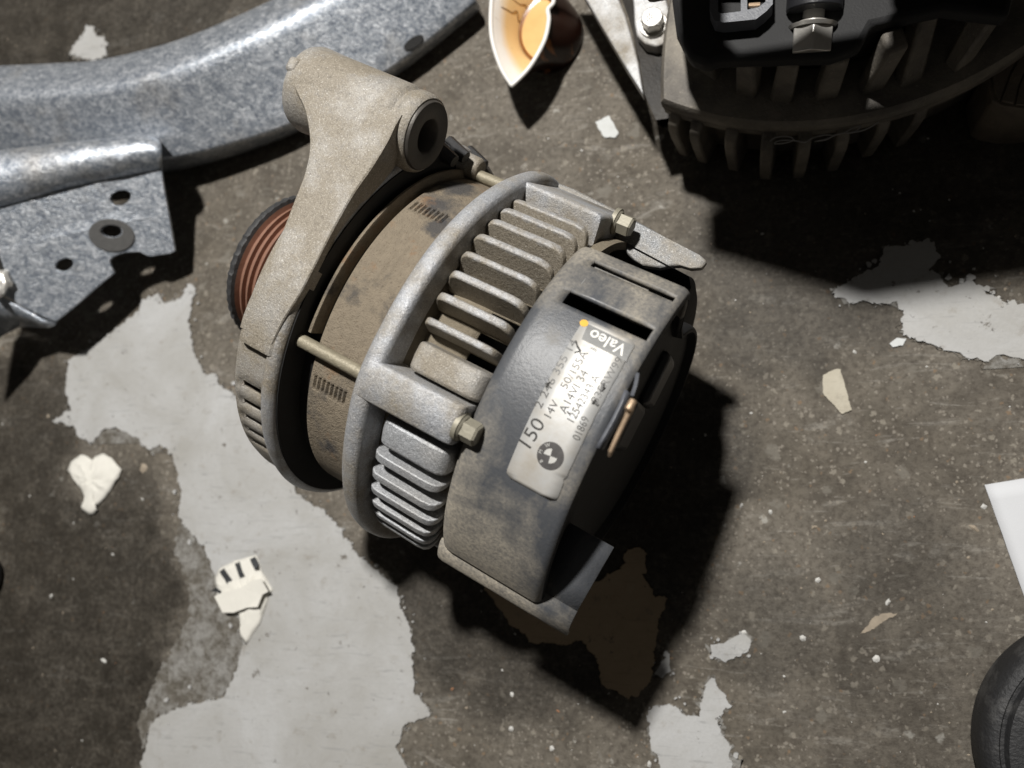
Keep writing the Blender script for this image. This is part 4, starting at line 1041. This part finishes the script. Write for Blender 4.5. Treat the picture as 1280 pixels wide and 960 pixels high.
# ------------------------------------------------------------------ litter
def crumple(name, label, outline, mat, seed, height=.0035, fold=None, cat='paper scrap'):
    c = at(*outline[0]); P3 = [at(x, y) for x, y in outline]; cen = sum(P3, Vector())/len(P3)
    o = empty(name, cen) if fold else None
    bm = bmesh.new(); ou = rough_outline(P3, .0022, .0004, seed)
    rings = []
    for k in (1, .86, .68, .48, .28, .1):
        row = []
        for p in ou:
            q = cen+(p-cen)*k
            h = .0006+height*(1-k)**.5*.5+height*.9*abs(mnoise.noise((q.x*190, q.y*190, seed)))*(1.15-k*.75)+.0012*abs(mnoise.noise((q.x*520, q.y*520, seed+1)))
            row.append(Vector((q.x-cen.x, q.y-cen.y, h)))
        rings.append(row)
    g = loft(bm, rings, True); bm.faces.new(g[-1])
    ob = mk('sheet' if fold else name, bm, mat, o, smooth=22, solid=.0003)
    if not fold: ob.location = cen
    tag(o or ob, label, cat)
    return o or ob, cen
crumple('paper_scrap', 'heart shaped crumpled white paper scrap on bare concrete', [(87, 588), (91, 577), (102, 568), (112, 571), (119, 576), (121, 570), (131, 567), (141, 573), (153, 586), (150, 597), (140, 612), (130, 625), (120, 635), (124, 640), (114, 644), (104, 638), (106, 630), (109, 624), (102, 610), (95, 602)], M['paper'], 3)
ps, cen = crumple('paper_scrap', 'torn white paper scrap with black stripes lying on grey paint', [(270, 720), (276, 711), (290, 703), (308, 697), (322, 694), (328, 710), (334, 722), (344, 738), (338, 742), (334, 758), (327, 778), (318, 792), (309, 806), (303, 798), (302, 780), (300, 770), (286, 766), (276, 756), (272, 742)], M['paper'], 8, .0030, fold=True)
PSHEET = [c_ for c_ in bpy.data.objects if c_.parent is ps][0]
for a, b, wd in (((280, 712), (291, 727), 5.5), ((299, 703), (307, 721), 4.5), ((318, 697), (325, 711), 5), ((271, 736), (279, 740), 3)):
    bm = bmesh.new(); pa, pb = Vector(a), Vector(b); dv = (pb-pa).normalized(); nv = Vector((-dv.y, dv.x))*wd*.72
    rows = []
    for t in (0, .33, .66, 1):
        m_ = pa.lerp(pb, t); row = []
        for sgn in (-1, 1):
            q = at(*(m_+nv*sgn)); q = q-cen; q.z = .0044; row.append(q)
        rows.append(row)
    loft(bm, rows); ob = mk('printed_stripe', bm, M['ink_stripe'], ps, smooth=0)
    sh = ob.modifiers.new('wrap', 'SHRINKWRAP'); sh.target = PSHEET; sh.wrap_method = 'PROJECT'; sh.use_project_z = True; sh.use_negative_direction = True; sh.use_positive_direction = True; sh.offset = .0003
# folded flap on the striped scrap
bm = bmesh.new(); rows = []
fl = [(276, 744), (290, 738), (308, 733), (324, 724), (334, 722), (343, 738), (335, 742), (330, 757), (316, 758), (300, 764), (286, 764)]
bm.faces.new([bm.verts.new(at(x, y)-cen+Vector((0, 0, .0050+.0010*mnoise.noise((x*.05, y*.05, 1))))) for x, y in fl]); bmesh.ops.triangulate(bm, faces=bm.faces[:])
mk('folded_flap', bm, M['paper'], ps, smooth=0, solid=.0003)
c = at(1300, 670); bm = bmesh.new()
corner = [(1230, 606), (1290, 597), (1360, 588), (1390, 740), (1288, 770), (1262, 700)]
rows = []
A_, B_, C_, D_ = at(1230, 606), at(1370, 583), at(1420, 742), at(1289, 772)
for i in range(9):
    rows.append([A_.lerp(B_, j/8).lerp(D_.lerp(C_, j/8), i/8)-c+Vector((0, 0, .0007+.0005*abs(mnoise.noise((i*.5, j*.5, 4))))) for j in range(9)])
loft(bm, rows); sh = mk('paper_sheet', bm, M['sheet'], smooth=60, solid=.0002); sh.location = c
tag(sh, 'plain white paper sheet cut off by the right edge', 'paper sheet')

# ------------------------------------------------------------------ rubber disc bottom right
P4 = [np.array(at(x, y, .012))[:2] for x, y in ((1280, 805), (1240, 850), (1222, 900), (1225, 960))]
Am = np.c_[2*np.array(P4), np.ones(4)]; sol = np.linalg.lstsq(Am, (np.array(P4)**2).sum(1), rcond=None)[0]; rr = math.sqrt(sol[2]+sol[0]**2+sol[1]**2)
bm = bmesh.new(); prof = [(.0005, rr*.93), (.003, rr*.99), (.012, rr), (.017, rr*.985), (.0195, rr*.94), (.0200, rr*.90), (.0188, rr*.885), (.0188, rr*.86), (.0212, rr*.84), (.0222, rr*.74), (.0218, rr*.66), (.0195, rr*.63), (.0195, rr*.55), (.021, rr*.52), (.021, rr*.2), (.0205, .001)]
lathe(bm, prof, n=96); 
for v in bm.verts: v.co = Vector((v.co.y, v.co.z, v.co.x))
ty = mk('rubber_disc', bm, M['rubber'], smooth=45); ty.location = (sol[0], sol[1], 0)
tag(ty, 'scuffed black rubber disc with raised rings, bottom right corner', 'rubber disc')
# ------------------------------------------------------------------ black object at the left edge
bm = bmesh.new(); lathe(bm, P((.5, 10), (2, 11.6), (10, 12), (12, 11.4), (12.6, 9.5), (12.4, 1)), n=40)
for v in bm.verts: v.co = Vector((v.co.y, v.co.z, v.co.x))
q = at(-27, 722, .006); bl = mk('black_cap', bm, M['blackplastic'], smooth=45); bl.location = (q.x, q.y, 0)
tag(bl, 'round black cap poking in at the left edge', 'cap')
